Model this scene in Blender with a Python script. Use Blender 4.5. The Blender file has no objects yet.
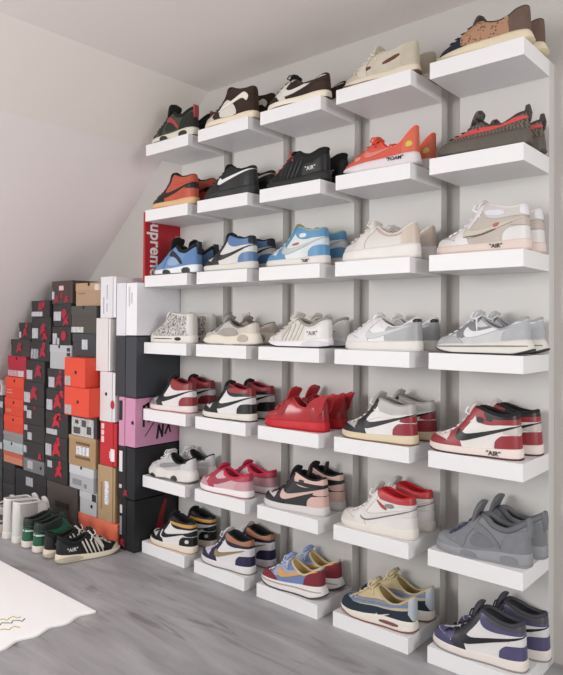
import bpy, bmesh, math, random
import numpy as np
from mathutils import Vector, Matrix
from mathutils.geometry import delaunay_2d_cdt
random.seed(7)
S = bpy.context.scene
COL = S.collection
PI = math.pi

# ------------------------------------------------------------------ camera
cd = bpy.data.cameras.new('camera')
cam = bpy.data.objects.new('camera', cd); COL.objects.link(cam); S.camera = cam
YAW, PITCH, ROLL = 0.7166, 0.0135, 0.0074
cy_, sy_ = math.cos(YAW), math.sin(YAW)
f_ = Vector((-sy_*math.cos(PITCH), cy_*math.cos(PITCH), math.sin(PITCH)))
r_ = Vector((cy_, sy_, 0)); u_ = r_.cross(f_)
r2 = math.cos(ROLL)*r_ + math.sin(ROLL)*u_; u2 = math.cos(ROLL)*u_ - math.sin(ROLL)*r_
M3 = Matrix((r2, u2, -f_)).transposed()
cam.matrix_world = Matrix.Translation((2.0183, -1.8591, 1.0643)) @ M3.to_4x4()
cd.sensor_fit = 'VERTICAL'; cd.sensor_height = 24; cd.sensor_width = 24
cd.lens = 639.56/675*24
cd.shift_x = (281.5-276.23)/675; cd.shift_y = (316.84-337.5)/675
cd.clip_start = 0.05

# ------------------------------------------------------------------ light
w = bpy.data.worlds.new('world'); S.world = w; w.use_nodes = True
w.node_tree.nodes['Background'].inputs[0].default_value = (0.94, 0.935, 0.94, 1)
w.node_tree.nodes['Background'].inputs[1].default_value = 0.52
def area(name, loc, target, sx, sy, power, col):
    l = bpy.data.lights.new(name, 'AREA'); l.shape = 'RECTANGLE'; l.size = sx; l.size_y = sy
    l.energy = power; l.color = col
    o = bpy.data.objects.new(name, l); COL.objects.link(o); o.location = loc
    o.rotation_euler = (Vector(target)-Vector(loc)).to_track_quat('-Z', 'Y').to_euler()
    return o
area('window_light', (-0.5, -3.2, 1.45), (0.2, 0.2, 0.75), 1.5, 1.2, 68, (1.0, 0.99, 0.985))
area('side_window_light', (4.1, -1.7, 1.4), (0.9, 0.2, 0.9), 1.0, 1.4, 60, (1.0, 0.98, 0.965))
S.view_settings.view_transform = 'Standard'; S.view_settings.look = 'None'
S.view_settings.exposure = -0.17; S.view_settings.gamma = 1.0
S.view_settings.use_curve_mapping = False

# ------------------------------------------------------------------ materials
def lin(c):
    if isinstance(c, str):
        c = c.lstrip('#'); c = [int(c[i:i+2], 16)/255 for i in (0, 2, 4)]
    return tuple((x/12.92 if x <= 0.04045 else ((x+0.055)/1.055)**2.4) for x in c) + (1,)
MATS = {}
FIN = {  # roughness, bump scale, bump strength, colour variation
 'leather': (0.42, 900, 0.10, 0.04), 'suede': (0.9, 1400, 0.35, 0.12), 'knit': (0.85, 700, 0.5, 0.10),
 'rubber': (0.55, 300, 0.05, 0.03), 'fabric': (0.9, 1200, 0.3, 0.06), 'patent': (0.18, 200, 0.03, 0.03),
 'board': (0.6, 160, 0.04, 0.04), 'paint': (0.45, 60, 0.02, 0.015), 'wall': (0.9, 220, 0.12, 0.02),
 'print': (0.6, 200, 0.0, 0.0), 'metal': (0.3, 200, 0.0, 0.0)}
def mat(col, fin='leather'):
    k = (col, fin)
    if k in MATS: return MATS[k]
    m = bpy.data.materials.new('%s_%s' % (fin, str(col).strip('#'))); m.use_nodes = True
    n = m.node_tree.nodes; L = m.node_tree.links; b = n['Principled BSDF']
    ro, sc, st, var = FIN[fin]; c = lin(col)
    if fin in ('leather', 'suede', 'knit', 'patent'):
        mx_, mn_ = max(c[:3]), min(c[:3])
        g_ = sum(c[:3])/3
        if mx_-mn_ > .12: c = tuple((v+(g_-v)*.16)*.80 for v in c[:3])+(1,)
        elif g_ < .06: c = tuple(v*.55 for v in c[:3])+(1,)
        else: c = tuple(v*.90 for v in c[:3])+(1,)
    b.inputs['Roughness'].default_value = ro
    if fin == 'metal': b.inputs['Metallic'].default_value = 1
    tc = n.new('ShaderNodeTexCoord'); nz = n.new('ShaderNodeTexNoise'); nz.inputs['Scale'].default_value = sc
    nz.inputs['Detail'].default_value = 3
    L.new(tc.outputs['Object'], nz.inputs['Vector'])
    if var:
        n2 = n.new('ShaderNodeTexNoise'); n2.inputs['Scale'].default_value = 45 if fin not in ('wall', 'paint') else 2
        L.new(tc.outputs['Object'], n2.inputs['Vector'])
        mx = n.new('ShaderNodeMix'); mx.data_type = 'RGBA'
        mx.inputs[6].default_value = tuple(min(1, x*(1+var)) for x in c[:3])+(1,)
        mx.inputs[7].default_value = tuple(x*(1-var) for x in c[:3])+(1,)
        L.new(n2.outputs[0], mx.inputs[0]); L.new(mx.outputs[2], b.inputs['Base Color'])
    else: b.inputs['Base Color'].default_value = c
    if st:
        bp = n.new('ShaderNodeBump'); bp.inputs['Strength'].default_value = st; bp.inputs['Distance'].default_value = 0.001
        L.new(nz.outputs[0], bp.inputs['Height']); L.new(bp.outputs[0], b.inputs['Normal'])
    MATS[k] = m; return m
def pattern_mat(key, c1, c2, scale, kind='noise', lo=0.48, hi=0.52, stretch=(1, 1, 1), rough=0.85):
    if key in MATS: return MATS[key]
    m = bpy.data.materials.new(key); m.use_nodes = True
    n = m.node_tree.nodes; L = m.node_tree.links; b = n['Principled BSDF']; b.inputs['Roughness'].default_value = rough
    tc = n.new('ShaderNodeTexCoord'); mp = n.new('ShaderNodeMapping'); mp.inputs['Scale'].default_value = stretch
    L.new(tc.outputs['Object'], mp.inputs[0])
    if kind == 'noise': t = n.new('ShaderNodeTexNoise'); t.inputs['Detail'].default_value = 2; out = t.outputs[0]
    elif kind == 'wave': t = n.new('ShaderNodeTexWave'); t.inputs['Distortion'].default_value = 6; t.inputs['Detail Scale'].default_value = 2; out = t.outputs['Fac']
    else: t = n.new('ShaderNodeTexVoronoi'); out = t.outputs[0]
    t.inputs['Scale'].default_value = scale; L.new(mp.outputs[0], t.inputs['Vector'])
    r = n.new('ShaderNodeValToRGB'); r.color_ramp.elements[0].position = lo; r.color_ramp.elements[1].position = hi
    r.color_ramp.elements[0].color = lin(c1); r.color_ramp.elements[1].color = lin(c2)
    L.new(out, r.inputs[0]); L.new(r.outputs[0], b.inputs['Base Color'])
    MATS[key] = m; return m
def floor_mat():
    m = bpy.data.materials.new('grey_laminate'); m.use_nodes = True
    n = m.node_tree.nodes; L = m.node_tree.links; b = n['Principled BSDF']
    b.inputs['Roughness'].default_value = 0.5
    tc = n.new('ShaderNodeTexCoord')
    br = n.new('ShaderNodeTexBrick'); br.inputs['Scale'].default_value = 1; br.inputs['Brick Width'].default_value = 1.2
    br.inputs['Row Height'].default_value = 0.19; br.inputs['Mortar Size'].default_value = 0.0012; br.offset = 0.37
    br.inputs['Color1'].default_value = (0.42, 0.42, 0.42, 1); br.inputs['Color2'].default_value = (0.60, 0.60, 0.60, 1)
    br.inputs['Mortar'].default_value = (0.25, 0.25, 0.25, 1)
    L.new(tc.outputs['Object'], br.inputs['Vector'])
    mp = n.new('ShaderNodeMapping'); mp.inputs['Scale'].default_value = (1.1, 5.5, 1); L.new(tc.outputs['Object'], mp.inputs[0])
    n1 = n.new('ShaderNodeTexNoise'); n1.inputs['Scale'].default_value = 2.2; n1.inputs['Detail'].default_value = 6; n1.inputs['Distortion'].default_value = 0.8
    L.new(mp.outputs[0], n1.inputs['Vector'])
    r = n.new('ShaderNodeValToRGB'); r.color_ramp.elements[0].position = 0.3; r.color_ramp.elements[1].position = 0.68
    r.color_ramp.elements[0].color = lin('#8f8e90'); r.color_ramp.elements[1].color = lin('#aeadb0')
    L.new(n1.outputs[0], r.inputs[0])
    mp2 = n.new('ShaderNodeMapping'); mp2.inputs['Scale'].default_value = (1.6, 9, 1); mp2.inputs['Location'].default_value = (3, 5, 0); L.new(tc.outputs['Object'], mp2.inputs[0])
    n2 = n.new('ShaderNodeTexNoise'); n2.inputs['Scale'].default_value = 1.6; n2.inputs['Detail'].default_value = 3; n2.inputs['Distortion'].default_value = 1.2
    L.new(mp2.outputs[0], n2.inputs['Vector'])
    r2_ = n.new('ShaderNodeValToRGB'); r2_.color_ramp.elements[0].position = 0.30; r2_.color_ramp.elements[1].position = 0.40
    r2_.color_ramp.elements[0].color = (0.70, 0.68, 0.68, 1); r2_.color_ramp.elements[1].color = (1, 1, 1, 1)
    L.new(n2.outputs[0], r2_.inputs[0])
    m1 = n.new('ShaderNodeMix'); m1.data_type = 'RGBA'; m1.blend_type = 'MULTIPLY'; m1.inputs[0].default_value = 1
    L.new(r.outputs[0], m1.inputs[6]); L.new(r2_.outputs[0], m1.inputs[7])
    m2 = n.new('ShaderNodeMix'); m2.data_type = 'RGBA'; m2.blend_type = 'OVERLAY'; m2.inputs[0].default_value = 0.28
    L.new(m1.outputs[2], m2.inputs[6]); L.new(br.outputs[0], m2.inputs[7])
    L.new(m2.outputs[2], b.inputs['Base Color'])
    bp = n.new('ShaderNodeBump'); bp.inputs['Strength'].default_value = 0.12; bp.inputs['Distance'].default_value = 0.002
    L.new(n1.outputs[0], bp.inputs['Height']); L.new(bp.outputs[0], b.inputs['Normal'])
    return m

# ------------------------------------------------------------------ mesh helpers
def link(o, parent=None):
    COL.objects.link(o)
    if parent is not None: o.parent = parent
    return o
def mesh_obj(name, verts, faces, m, parent=None, smooth=False, flat_from=None, bevel=0):
    me = bpy.data.meshes.new(name)
    me.from_pydata([tuple(map(float, v)) for v in verts], [], [tuple(int(i) for i in f) for f in faces])
    bm = bmesh.new(); bm.from_mesh(me)
    if smooth:
        for i, f in enumerate(bm.faces): f.smooth = flat_from is None or i < flat_from
    if flat_from is None: bmesh.ops.remove_doubles(bm, verts=bm.verts, dist=1e-5)
    bmesh.ops.recalc_face_normals(bm, faces=bm.faces)
    if bevel: bmesh.ops.bevel(bm, geom=bm.edges[:], offset=bevel, segments=2, affect='EDGES', profile=0.7)
    bm.to_mesh(me); bm.free()
    me.materials.append(m)
    return link(bpy.data.objects.new(name, me), parent)
def box_vf(x0, x1, y0, y1, z0, z1):
    v = [(x, y, z) for x in (x0, x1) for y in (y0, y1) for z in (z0, z1)]
    return v, [(0, 1, 3, 2), (4, 6, 7, 5), (0, 4, 5, 1), (2, 3, 7, 6), (0, 2, 6, 4), (1, 5, 7, 3)]
def box(name, b, m, parent=None, bevel=0):
    v, f = box_vf(*b); return mesh_obj(name, v, f, m, parent, bevel=bevel)
def boxes(name, bs, m, parent=None):
    V, F = [], []
    for b in bs:
        v, f = box_vf(*b); F += [tuple(i+len(V) for i in q) for q in f]; V += v
    me = bpy.data.meshes.new(name); me.from_pydata(V, [], F); me.materials.append(m)
    return link(bpy.data.objects.new(name, me), parent)
def plate(name, poly, y0, y1, m, parent=None, bevel=0):       # polygon in x,z between two y
    n = len(poly); V = [(x, y0, z) for x, z in poly]+[(x, y1, z) for x, z in poly]
    F = [tuple(range(n)), tuple(range(2*n-1, n-1, -1))]+[(i, (i+1) % n, n+(i+1) % n, n+i) for i in range(n)]
    return mesh_obj(name, V, F, m, parent, bevel=bevel)
def tube(path, r, flat=1.0, k=6, closed=False):
    P = [Vector(p) for p in path]; V, F = [], []; n = len(P)
    nrm = None
    for i, p in enumerate(P):
        a = P[(i-1) % n] if closed else P[max(i-1, 0)]; b = P[(i+1) % n] if closed else P[min(i+1, n-1)]
        t = (b-a); t = t.normalized() if t.length > 1e-9 else Vector((1, 0, 0))
        if nrm is None: nrm = Vector((0, 0, 1)) if abs(t.z) < 0.9 else Vector((1, 0, 0))
        s = t.cross(nrm); s = s.normalized() if s.length > 1e-6 else Vector((0, 1, 0)); nn = s.cross(t).normalized(); nrm = nn
        rr = r[i] if isinstance(r, (list, tuple)) else r
        for j in range(k):
            an = 2*PI*j/k; V.append(p+s*math.cos(an)*rr+nn*math.sin(an)*rr*flat)
    m_ = n if closed else n-1
    for i in range(m_):
        for j in range(k):
            F.append((i*k+j, i*k+(j+1) % k, ((i+1) % n)*k+(j+1) % k, ((i+1) % n)*k+j))
    if not closed: F += [tuple(range(k)), tuple(range((n-1)*k, n*k))]
    return V, F
def merge(parts):
    V, F = [], []
    for v, f in parts:
        F += [tuple(i+len(V) for i in q) for q in f]; V += list(v)
    return V, F
def pchip(X, Y, x):
    X = np.array(X, float); Y = np.array(Y, float); h = np.diff(X); d = np.diff(Y)/h
    m = np.zeros(len(X)); m[0] = d[0]; m[-1] = d[-1]
    for i in range(1, len(X)-1):
        if d[i-1]*d[i] > 0: m[i] = 2*d[i-1]*d[i]/(d[i-1]+d[i])
    x = np.clip(np.asarray(x, float), X[0], X[-1]); i = np.clip(np.searchsorted(X, x)-1, 0, len(X)-2)
    t = (x-X[i])/h[i]
    return (2*t**3-3*t**2+1)*Y[i]+(t**3-2*t**2+t)*h[i]*m[i]+(-2*t**3+3*t**2)*Y[i+1]+(t**3-t**2)*h[i]*m[i+1]
def empty(name, loc=(0, 0, 0), rz=0, label=None, cat=None, group=None):
    o = link(bpy.data.objects.new(name, None)); o.empty_display_size = 0.05
    o.location = loc; o.rotation_euler = (0, 0, rz)
    return tag(o, label, cat, group)
def tag(o, label=None, cat=None, group=None, kind=None):
    if label: o['label'] = label
    if cat: o['category'] = cat
    if group: o['group'] = group
    if kind: o['kind'] = kind
    return o
def copy_tree(o, parent=None):
    c = o.copy(); COL.objects.link(c)
    if parent is not None: c.parent = parent
    for ch in list(o.children): copy_tree(ch, c)
    return c
_TXT = {}
def text_obj(name, s, size, m, parent, loc, rot, depth=0.0003, bold=0):
    cu = bpy.data.curves.new(name, 'FONT'); cu.body = s; cu.size = size; cu.extrude = depth; cu.align_x = 'CENTER'; cu.align_y = 'CENTER'
    cu.offset = bold; cu.resolution_u = 3
    tmp = bpy.data.objects.new(name, cu); COL.objects.link(tmp)
    dg = bpy.context.evaluated_depsgraph_get(); me = bpy.data.meshes.new_from_object(tmp.evaluated_get(dg))
    bpy.data.objects.remove(tmp); bpy.data.curves.remove(cu)
    me.materials.clear(); me.materials.append(m)
    o = link(bpy.data.objects.new(name, me), parent); o.location = loc; o.rotation_euler = rot
    return o

# ================================================================== SETTING
WALL = mat('#c0bcb8', 'wall'); WHITE = mat('#e6e6e7', 'paint'); PANEL = mat('#cccac7', 'paint'); CEIL = mat('#efe7e3', 'wall')
YB, YP, ZC = 0.2716, 0.2211, 2.206
o = box('floor', (-2.5, 3.2, -4.2, 0.36, -0.05, 0.0), floor_mat()); tag(o, kind='structure')
o = box('wall_back', (-2.5, 3.2, YB, YB+0.08, 0.0, ZC+0.1), WALL); tag(o, kind='structure')
o = box('ceiling', (-0.285, 3.2, -4.2, YB, ZC, ZC+0.1), CEIL); tag(o, kind='structure')
KX, KZ = -0.61, 1.953
sl = (1.953-1.343)/(1.292-0.61)
LX = -2.15; LZ = KZ-(KX-LX)*sl
def slope_slab(name, a, b, m):
    (ax, az), (bx, bz) = a, b; t = 0.1
    V = [(x, y, z) for y in (-4.2, YB) for x, z in ((ax, az), (bx, bz), (bx-.06, bz+t), (ax-.06, az+t))]
    o = mesh_obj(name, V, [(0, 1, 2, 3), (4, 5, 6, 7), (0, 1, 5, 4), (1, 2, 6, 5), (2, 3, 7, 6), (3, 0, 4, 7)], m); tag(o, kind='structure')
slope_slab('ceiling_slope_upper', (-0.285, ZC), (KX, KZ), mat('#efe8e1', 'wall'))
slope_slab('ceiling_slope_lower', (KX, KZ), (LX, LZ), mat('#f1e9e9', 'wall'))
o = box('wall_left', (LX-0.08, LX, -4.2, YB, 0.0, LZ+0.02), mat('#f1e9e9', 'wall')); tag(o, kind='structure')

# ------------------------------------------------------------------ shelves
X0 = [-0.4238, -0.0602, 0.3065, 0.6757, 1.0443]
ZT = [1.9094, 1.6013, 1.2925, 0.9811, 0.6702, 0.3588, 0.0523]
W_, T_ = 0.30, 0.0523
colname = ['leftmost', 'second', 'middle', 'fourth', 'rightmost']
coln2 = ['leftmost column', 'second column from the left', 'middle column', 'fourth column from the left', 'rightmost column']
rown = ['top', 'second from the top', 'third from the top', 'middle', 'third from the bottom', 'second from the bottom', 'bottom']
for c, x in enumerate(X0):
    o = box('back_panel', (x, x+W_, YP, YB-0.0005, 0.0, ZT[0]), PANEL, bevel=0.001)
    tag(o, 'tall white upright panel on the wall behind the %s of shelves' % coln2[c], 'panel', 'upright back panels')
proto = None

# ================================================================== SHOES
def smooth_poly(poly, it=2):
    P = [np.array(p, float) for p in poly]
    for _ in range(it):
        Q = []
        for i in range(len(P)):
            a, b = P[i], P[(i+1) % len(P)]; Q += [a*.75+b*.25, a*.25+b*.75]
        P = Q
    return P
def densify(P, d=5.0):
    Q = []
    for i in range(len(P)):
        a, b = np.array(P[i], float), np.array(P[(i+1) % len(P)], float); n = max(1, int(np.hypot(*(b-a))/d))
        for k in range(n): Q.append(a+(b-a)*k/n)
    return np.array(Q)
class Surf:
    """ v 0..1 up, u 0..1 toe to heel, mm; only the y>=0 half, mirrored by caller """
    LU, LV = 260., 110.
    def build_lut(s):
        uu, vv = np.meshgrid(np.linspace(0, 1, 140), np.linspace(0, 1, 60), indexing='ij')
        s.lu, s.lv = uu.ravel(), vv.ravel(); s.lp = s.P(s.lu, s.lv)
    def inv(s, xz):
        out = []
        for x, z in xz:
            d = (s.lp[:, 0]-x)**2+(s.lp[:, 2]-z)**2; k = int(np.argmin(d)); out.append((s.lu[k], s.lv[k]))
        uv = np.array(out); e = 1e-4
        for _ in range(4):
            u, v = uv[:, 0], uv[:, 1]; p = s.P(u, v)[:, [0, 2]]
            uc, vc = np.minimum(u, 1-e), np.minimum(v, 1-e)
            p0 = s.P(uc, vc)[:, [0, 2]]; pu = (s.P(uc+e, vc)[:, [0, 2]]-p0)/e; pv = (s.P(uc, vc+e)[:, [0, 2]]-p0)/e
            det = pu[:, 0]*pv[:, 1]-pu[:, 1]*pv[:, 0]; r = np.array(xz)-p
            ok = np.abs(det) > 50
            dt = np.where(ok, det, 1)
            du = (r[:, 0]*pv[:, 1]-r[:, 1]*pv[:, 0])/dt; dv = (pu[:, 0]*r[:, 1]-pu[:, 1]*r[:, 0])/dt
            st = 0.02
            uv = np.clip(uv+np.stack([np.where(ok, np.clip(du, -st, st), 0), np.where(ok, np.clip(dv, -st, st), 0)], 1), 0, 1)
        return uv
    def N(s, u, v):
        e = 2e-3; u = np.clip(u, .004, .994); v = np.clip(v, .004, .98)
        a = s.P(u+e, v)-s.P(u-e, v); b = s.P(u, v+e)-s.P(u, v-e); n = np.cross(a, b)
        n /= np.linalg.norm(n, axis=1)[:, None]+1e-9
        sg = np.sign(n[:, 1:2]); sg[sg == 0] = 1
        # outward: y positive in the half with y>=0
        return n*sg
    def grid(s, nu, nv, off=0, u0=0, u1=1):
        us = np.linspace(u0, u1, nu+1); vs = np.linspace(0, 1, nv+1)
        uu, vv = np.meshgrid(us, vs, indexing='ij'); p = s.P(uu.ravel(), vv.ravel())
        V = list(p)+list(p*np.array([1, -1, 1])); n = (nu+1)*(nv+1); F = []
        for i in range(nu):
            for j in range(nv):
                q = (i*(nv+1)+j, (i+1)*(nv+1)+j, (i+1)*(nv+1)+j+1, i*(nv+1)+j+1)
                F += [q, tuple(n+k for k in q[::-1])]
        return V, F
def sm(x): x = np.clip(x, 0, 1); return x*x*(3-2*x)
FOOT = ([0, .1, .25, .38, .55, .7, .85, 1], [34, 42, 48, 48, 40, 35, 35, 31])
class Upper(Surf):
    def __init__(s, sp):
        s.sp = sp; s.L = sp.get('L', 296.); s.wk = sp.get('wk', 1.0)
        e0 = sp['e'][0]; tt = np.linspace(0, 1, 60)
        ee = pchip([0, 100, 170, 300], e0 if isinstance(e0, (list, tuple)) else [e0]*4, tt*300)
        fw = pchip(FOOT[0], FOOT[1], tt); ex = 3.0 if sp.get('wave') else 1.4
        s.wk = min(s.wk, float(np.min((52.2-ex-ee)/fw)))
        s.build_lut()
    def base(s, u):
        t = (1-np.cos(PI*u))/2
        y = pchip(FOOT[0], FOOT[1], t)*(1-np.abs(2*t-1)**5+1e-9)**(1/3.2)*s.wk
        return 4+t*(s.L-8), y
    def top(s, u):
        sp = s.sp; t = (1-np.cos(PI*u))/2; x = sp['xt0']+(sp['xt1']-sp['xt0'])*t
        z = pchip([p[0] for p in sp['H']], [p[1] for p in sp['H']], x)
        r = np.clip((x-sp['xth'])/(sp['xt1']-sp['xth']), 0, 1)
        y = np.where(x > sp['xth'], sp.get('wc', 27)*(1-np.abs(2*r-1)**2.8+1e-9)**(1/2.2), 0.0)
        y[(u <= 0) | (u >= 1)] = 0
        return x, y, z
    def P(s, u, v):
        u = np.asarray(u, float); v = np.asarray(v, float); sp = s.sp
        xb, yb = s.base(u); xt, yt, zt = s.top(u); zb = pchip(*sp['zs'], xb/s.L*300)-5
        ph = v*PI/2
        k = sm((xb-60)/120)
        a = sp.get('a0', .75)*(1-k)+sp.get('a1', .95)*k
        b = sp.get('b0', .85)*(1-k)+sp.get('b1', 1.0)*k
        c = np.clip(np.cos(ph), 0, 1)**a; q = np.sin(ph)**b
        bulge = 1+sp.get('bulge', .0)*np.sin(PI*v)
        hx = np.cos(ph)**1.0 if True else c
        hc = np.clip(1-v, 0, 1)**.9
        kk = sm((u-.8)/.2)
        cx = c*(1-kk)+hc*kk
        x = xt+(xb-xt)*cx
        y = (yt+(yb-yt)*c)*bulge
        z = zb+(zt-zb)*q
        f = sp.get('fold')
        if f is not None: x = x+0
        return np.stack([x, y, z], 1)
class Sole(Surf):
    LV = 40.
    def __init__(s, up, zlo, zhi, e0, e1, wave=None, nexp=1):
        s.up, s.zlo, s.zhi, s.e0, s.e1, s.wave = up, zlo, zhi, e0, e1, wave; s.build_lut()
    def P(s, u, v):
        u = np.asarray(u, float); v = np.asarray(v, float); x, y = s.up.base(u)
        L = s.up.L; t = (x-4)/(L-8); e = pchip(*s.e0, t*300)*(1-v)+pchip(*s.e1, t*300)*v
        # outward direction
        d = 1e-3; xa, ya = s.up.base(np.clip(u-d, 0, 1)); xc, yc = s.up.base(np.clip(u+d, 0, 1))
        tx, ty = xc-xa, yc-ya; n = np.hypot(tx, ty)+1e-9; nx, ny = -ty/n, tx/n
        nx = np.where(u <= 1e-6, -1, nx); ny = np.where(u <= 1e-6, 0, ny); nx = np.where(u >= 1-1e-6, 1, nx); ny = np.where(u >= 1-1e-6, 0, ny)
        bul = e+1.2*np.sin(PI*v)
        if s.wave is not None: bul = bul+s.wave(x, v)
        X = x+nx*bul; Y = np.maximum(y+ny*bul, 0)
        Y[(u <= 1e-6) | (u >= 1-1e-6)] = 0
        zl = pchip(*s.zlo, x/L*300); zh = pchip(*s.zhi, x/L*300)
        return np.stack([X, Y, zl+(zh-zl)*v], 1)
    def mesh(s, nu=44, nv=5):
        V, F = s.grid(nu, nv); n = (nu+1)*(nv+1)
        for i in range(nu):
            for j in (0, nv):
                a, b = i*(nv+1)+j, (i+1)*(nv+1)+j; F.append((a, b, n+b, n+a) if j else (n+a, n+b, b, a))
        return V, F
MM = 0.001
def put(name, V, F, m, parent, smooth=True, flat_from=None):
    return mesh_obj(name, [tuple(np.array(v)*MM) for v in V], F, m, parent, smooth, flat_from)
def inside(p, poly):
    x, y = p; c = False; n = len(poly); j = n-1
    for i in range(n):
        xi, yi = poly[i]; xj, yj = poly[j]
        if (yi > y) != (yj > y) and x < (xj-xi)*(y-yi)/(yj-yi+1e-12)+xi: c = not c
        j = i
    return c
def patch_side(name, tp, bt, tri, edges, s, m, parent):
    k = np.array([1, s, 1]); V = list(tp*k); F = [tuple(t if s > 0 else t[::-1]) for t in tri]; nf = len(F)
    for a, b, o in edges:
        base = len(V); V += [tp[a]*k, tp[b]*k, (bt[b]+o)*k, (bt[a]+o)*k]; F.append((base, base+1, base+2, base+3))
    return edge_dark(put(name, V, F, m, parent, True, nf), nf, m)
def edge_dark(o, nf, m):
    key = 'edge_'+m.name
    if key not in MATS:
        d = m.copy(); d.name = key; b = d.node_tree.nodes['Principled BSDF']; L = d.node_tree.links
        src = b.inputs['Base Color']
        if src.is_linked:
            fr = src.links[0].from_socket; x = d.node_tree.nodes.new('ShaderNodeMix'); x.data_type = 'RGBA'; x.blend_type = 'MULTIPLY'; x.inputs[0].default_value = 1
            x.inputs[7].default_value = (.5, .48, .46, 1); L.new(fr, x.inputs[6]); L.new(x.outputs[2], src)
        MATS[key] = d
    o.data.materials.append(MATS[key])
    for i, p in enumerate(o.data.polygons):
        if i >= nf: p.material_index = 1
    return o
def patch(name, surf, poly, m, parent, off=1.2, round_=1, sides=(1, -1)):
    P = smooth_poly(poly, round_) if round_ else poly
    P = densify(P, 4.5); uv = surf.inv(P)
    q = uv*np.array([surf.LU, surf.LV])
    keep = [0]
    for i in range(1, len(q)):
        if np.hypot(*(q[i]-q[keep[-1]])) > 0.5: keep.append(i)
    if len(keep) > 3 and np.hypot(*(q[keep[-1]]-q[0])) < 0.5: keep.pop()
    q = q[keep]
    if len(q) < 4: return None
    du, dv = surf.LU/46, surf.LV/16; pts = []
    lo, hi = q.min(0), q.max(0)
    for i in range(int(lo[0]/du), int(hi[0]/du)+2):
        for j in range(int(lo[1]/dv), int(hi[1]/dv)+2):
            p = (i*du, j*dv)
            if 0 < p[0] < surf.LU and 0 < p[1] < surf.LV and inside(p, q) and np.min(np.hypot(q[:, 0]-p[0], q[:, 1]-p[1])) > 1.8: pts.append(p)
    n = len(q); vs = [Vector((float(a), float(b))) for a, b in list(map(tuple, q))+pts]
    r = delaunay_2d_cdt(vs, [(i, (i+1) % n) for i in range(n)], [], 0, 1e-4)
    ov = np.array([(a.x, a.y) for a in r[0]]); tri = []
    for f in r[2]:
        cc = ov[list(f)].mean(0)
        if inside(cc, q): tri.append(tuple(f))
    if not tri: return None
    u = np.clip(ov[:, 0]/surf.LU, 0, 1); v = np.clip(ov[:, 1]/surf.LV, 0, 1)
    p0 = surf.P(u, v); nn = surf.N(u, v)
    onc = (u < 1e-4) | (u > 1-1e-4) | (v > 1-1e-4)
    tp = p0+nn*off; bt = p0-nn*0.6
    if isinstance(surf, Upper):
        onc2 = (u < 1e-4) | (u > 1-1e-4); tp[onc2, 1] = 0; bt[onc2, 1] = 0
        xt = surf.top(u)[0]; cl = (v > 1-1e-4) & (xt < surf.sp['xth']); tp[cl, 1] = 0; bt[cl, 1] = 0
    # boundary edges
    cnt = {}
    for t in tri:
        for a, b in ((t[0], t[1]), (t[1], t[2]), (t[2], t[0])):
            k = (min(a, b), max(a, b)); cnt.setdefault(k, []).append((a, b))
    thr = {}
    for t in tri:
        for a, b, c_ in ((t[0], t[1], t[2]), (t[1], t[2], t[0]), (t[2], t[0], t[1])): thr[(a, b)] = c_
    edges = []
    for e in cnt.values():
        if len(e) == 1:
            a, b = e[0]; ed = p0[b]-p0[a]; l = ed@ed+1e-9; o = (p0[a]+p0[b])/2-p0[thr[(a, b)]]; o = o-ed*(o@ed)/l; ln = np.linalg.norm(o)
            cen = onc[a] and onc[b]
            edges.append((a, b, o/ln*(0 if cen else 1.1) if ln > 1e-6 else o*0))
    V, F, FS = [], [], []
    for s in sides:
        k = np.array([1, s, 1]); base = len(V); V += list(tp*k); F += [tuple(base+i for i in (t if s > 0 else t[::-1])) for t in tri]
    nf = len(F)
    joined = bool(((u < 1e-3) | (u > 1-1e-3)).any() or (v > 1-1e-3).any())
    if not joined and len(sides) == 2:
        for s in sides: patch_side(name, tp, bt, tri, edges, s, m, parent)
        return None
    for s in sides:
        k = np.array([1, s, 1])
        for a, b, o in edges:
            base = len(V); V += [tp[a]*k, tp[b]*k, (bt[b]+o)*k, (bt[a]+o)*k]; FS.append((base, base+1, base+2, base+3))
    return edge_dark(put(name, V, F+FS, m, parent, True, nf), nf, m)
def rim_pts(up, off_in=0, dz=0, n=26):
    sp = up.sp; tth = (sp['xth']-sp['xt0'])/(sp['xt1']-sp['xt0']); uth = math.acos(1-2*tth)/PI
    u = uth+(1-uth)*(1-np.cos(np.linspace(0, PI, n)))/2
    x, y, z = up.top(u); x[0] = sp['xth']+.01; y[0] = 0; y[-1] = 0
    p = np.stack([x, y, z], 1); c = np.array([(sp['xth']+sp['xt1'])/2, 0, 0])
    if off_in:
        d = p-c; d[:, 2] = 0; l = np.linalg.norm(d, axis=1)[:, None]; p = p-d/l*off_in
    p[:, 2] += dz
    return np.concatenate([p, (p*np.array([1, -1, 1]))[::-1][1:-1]])

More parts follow.
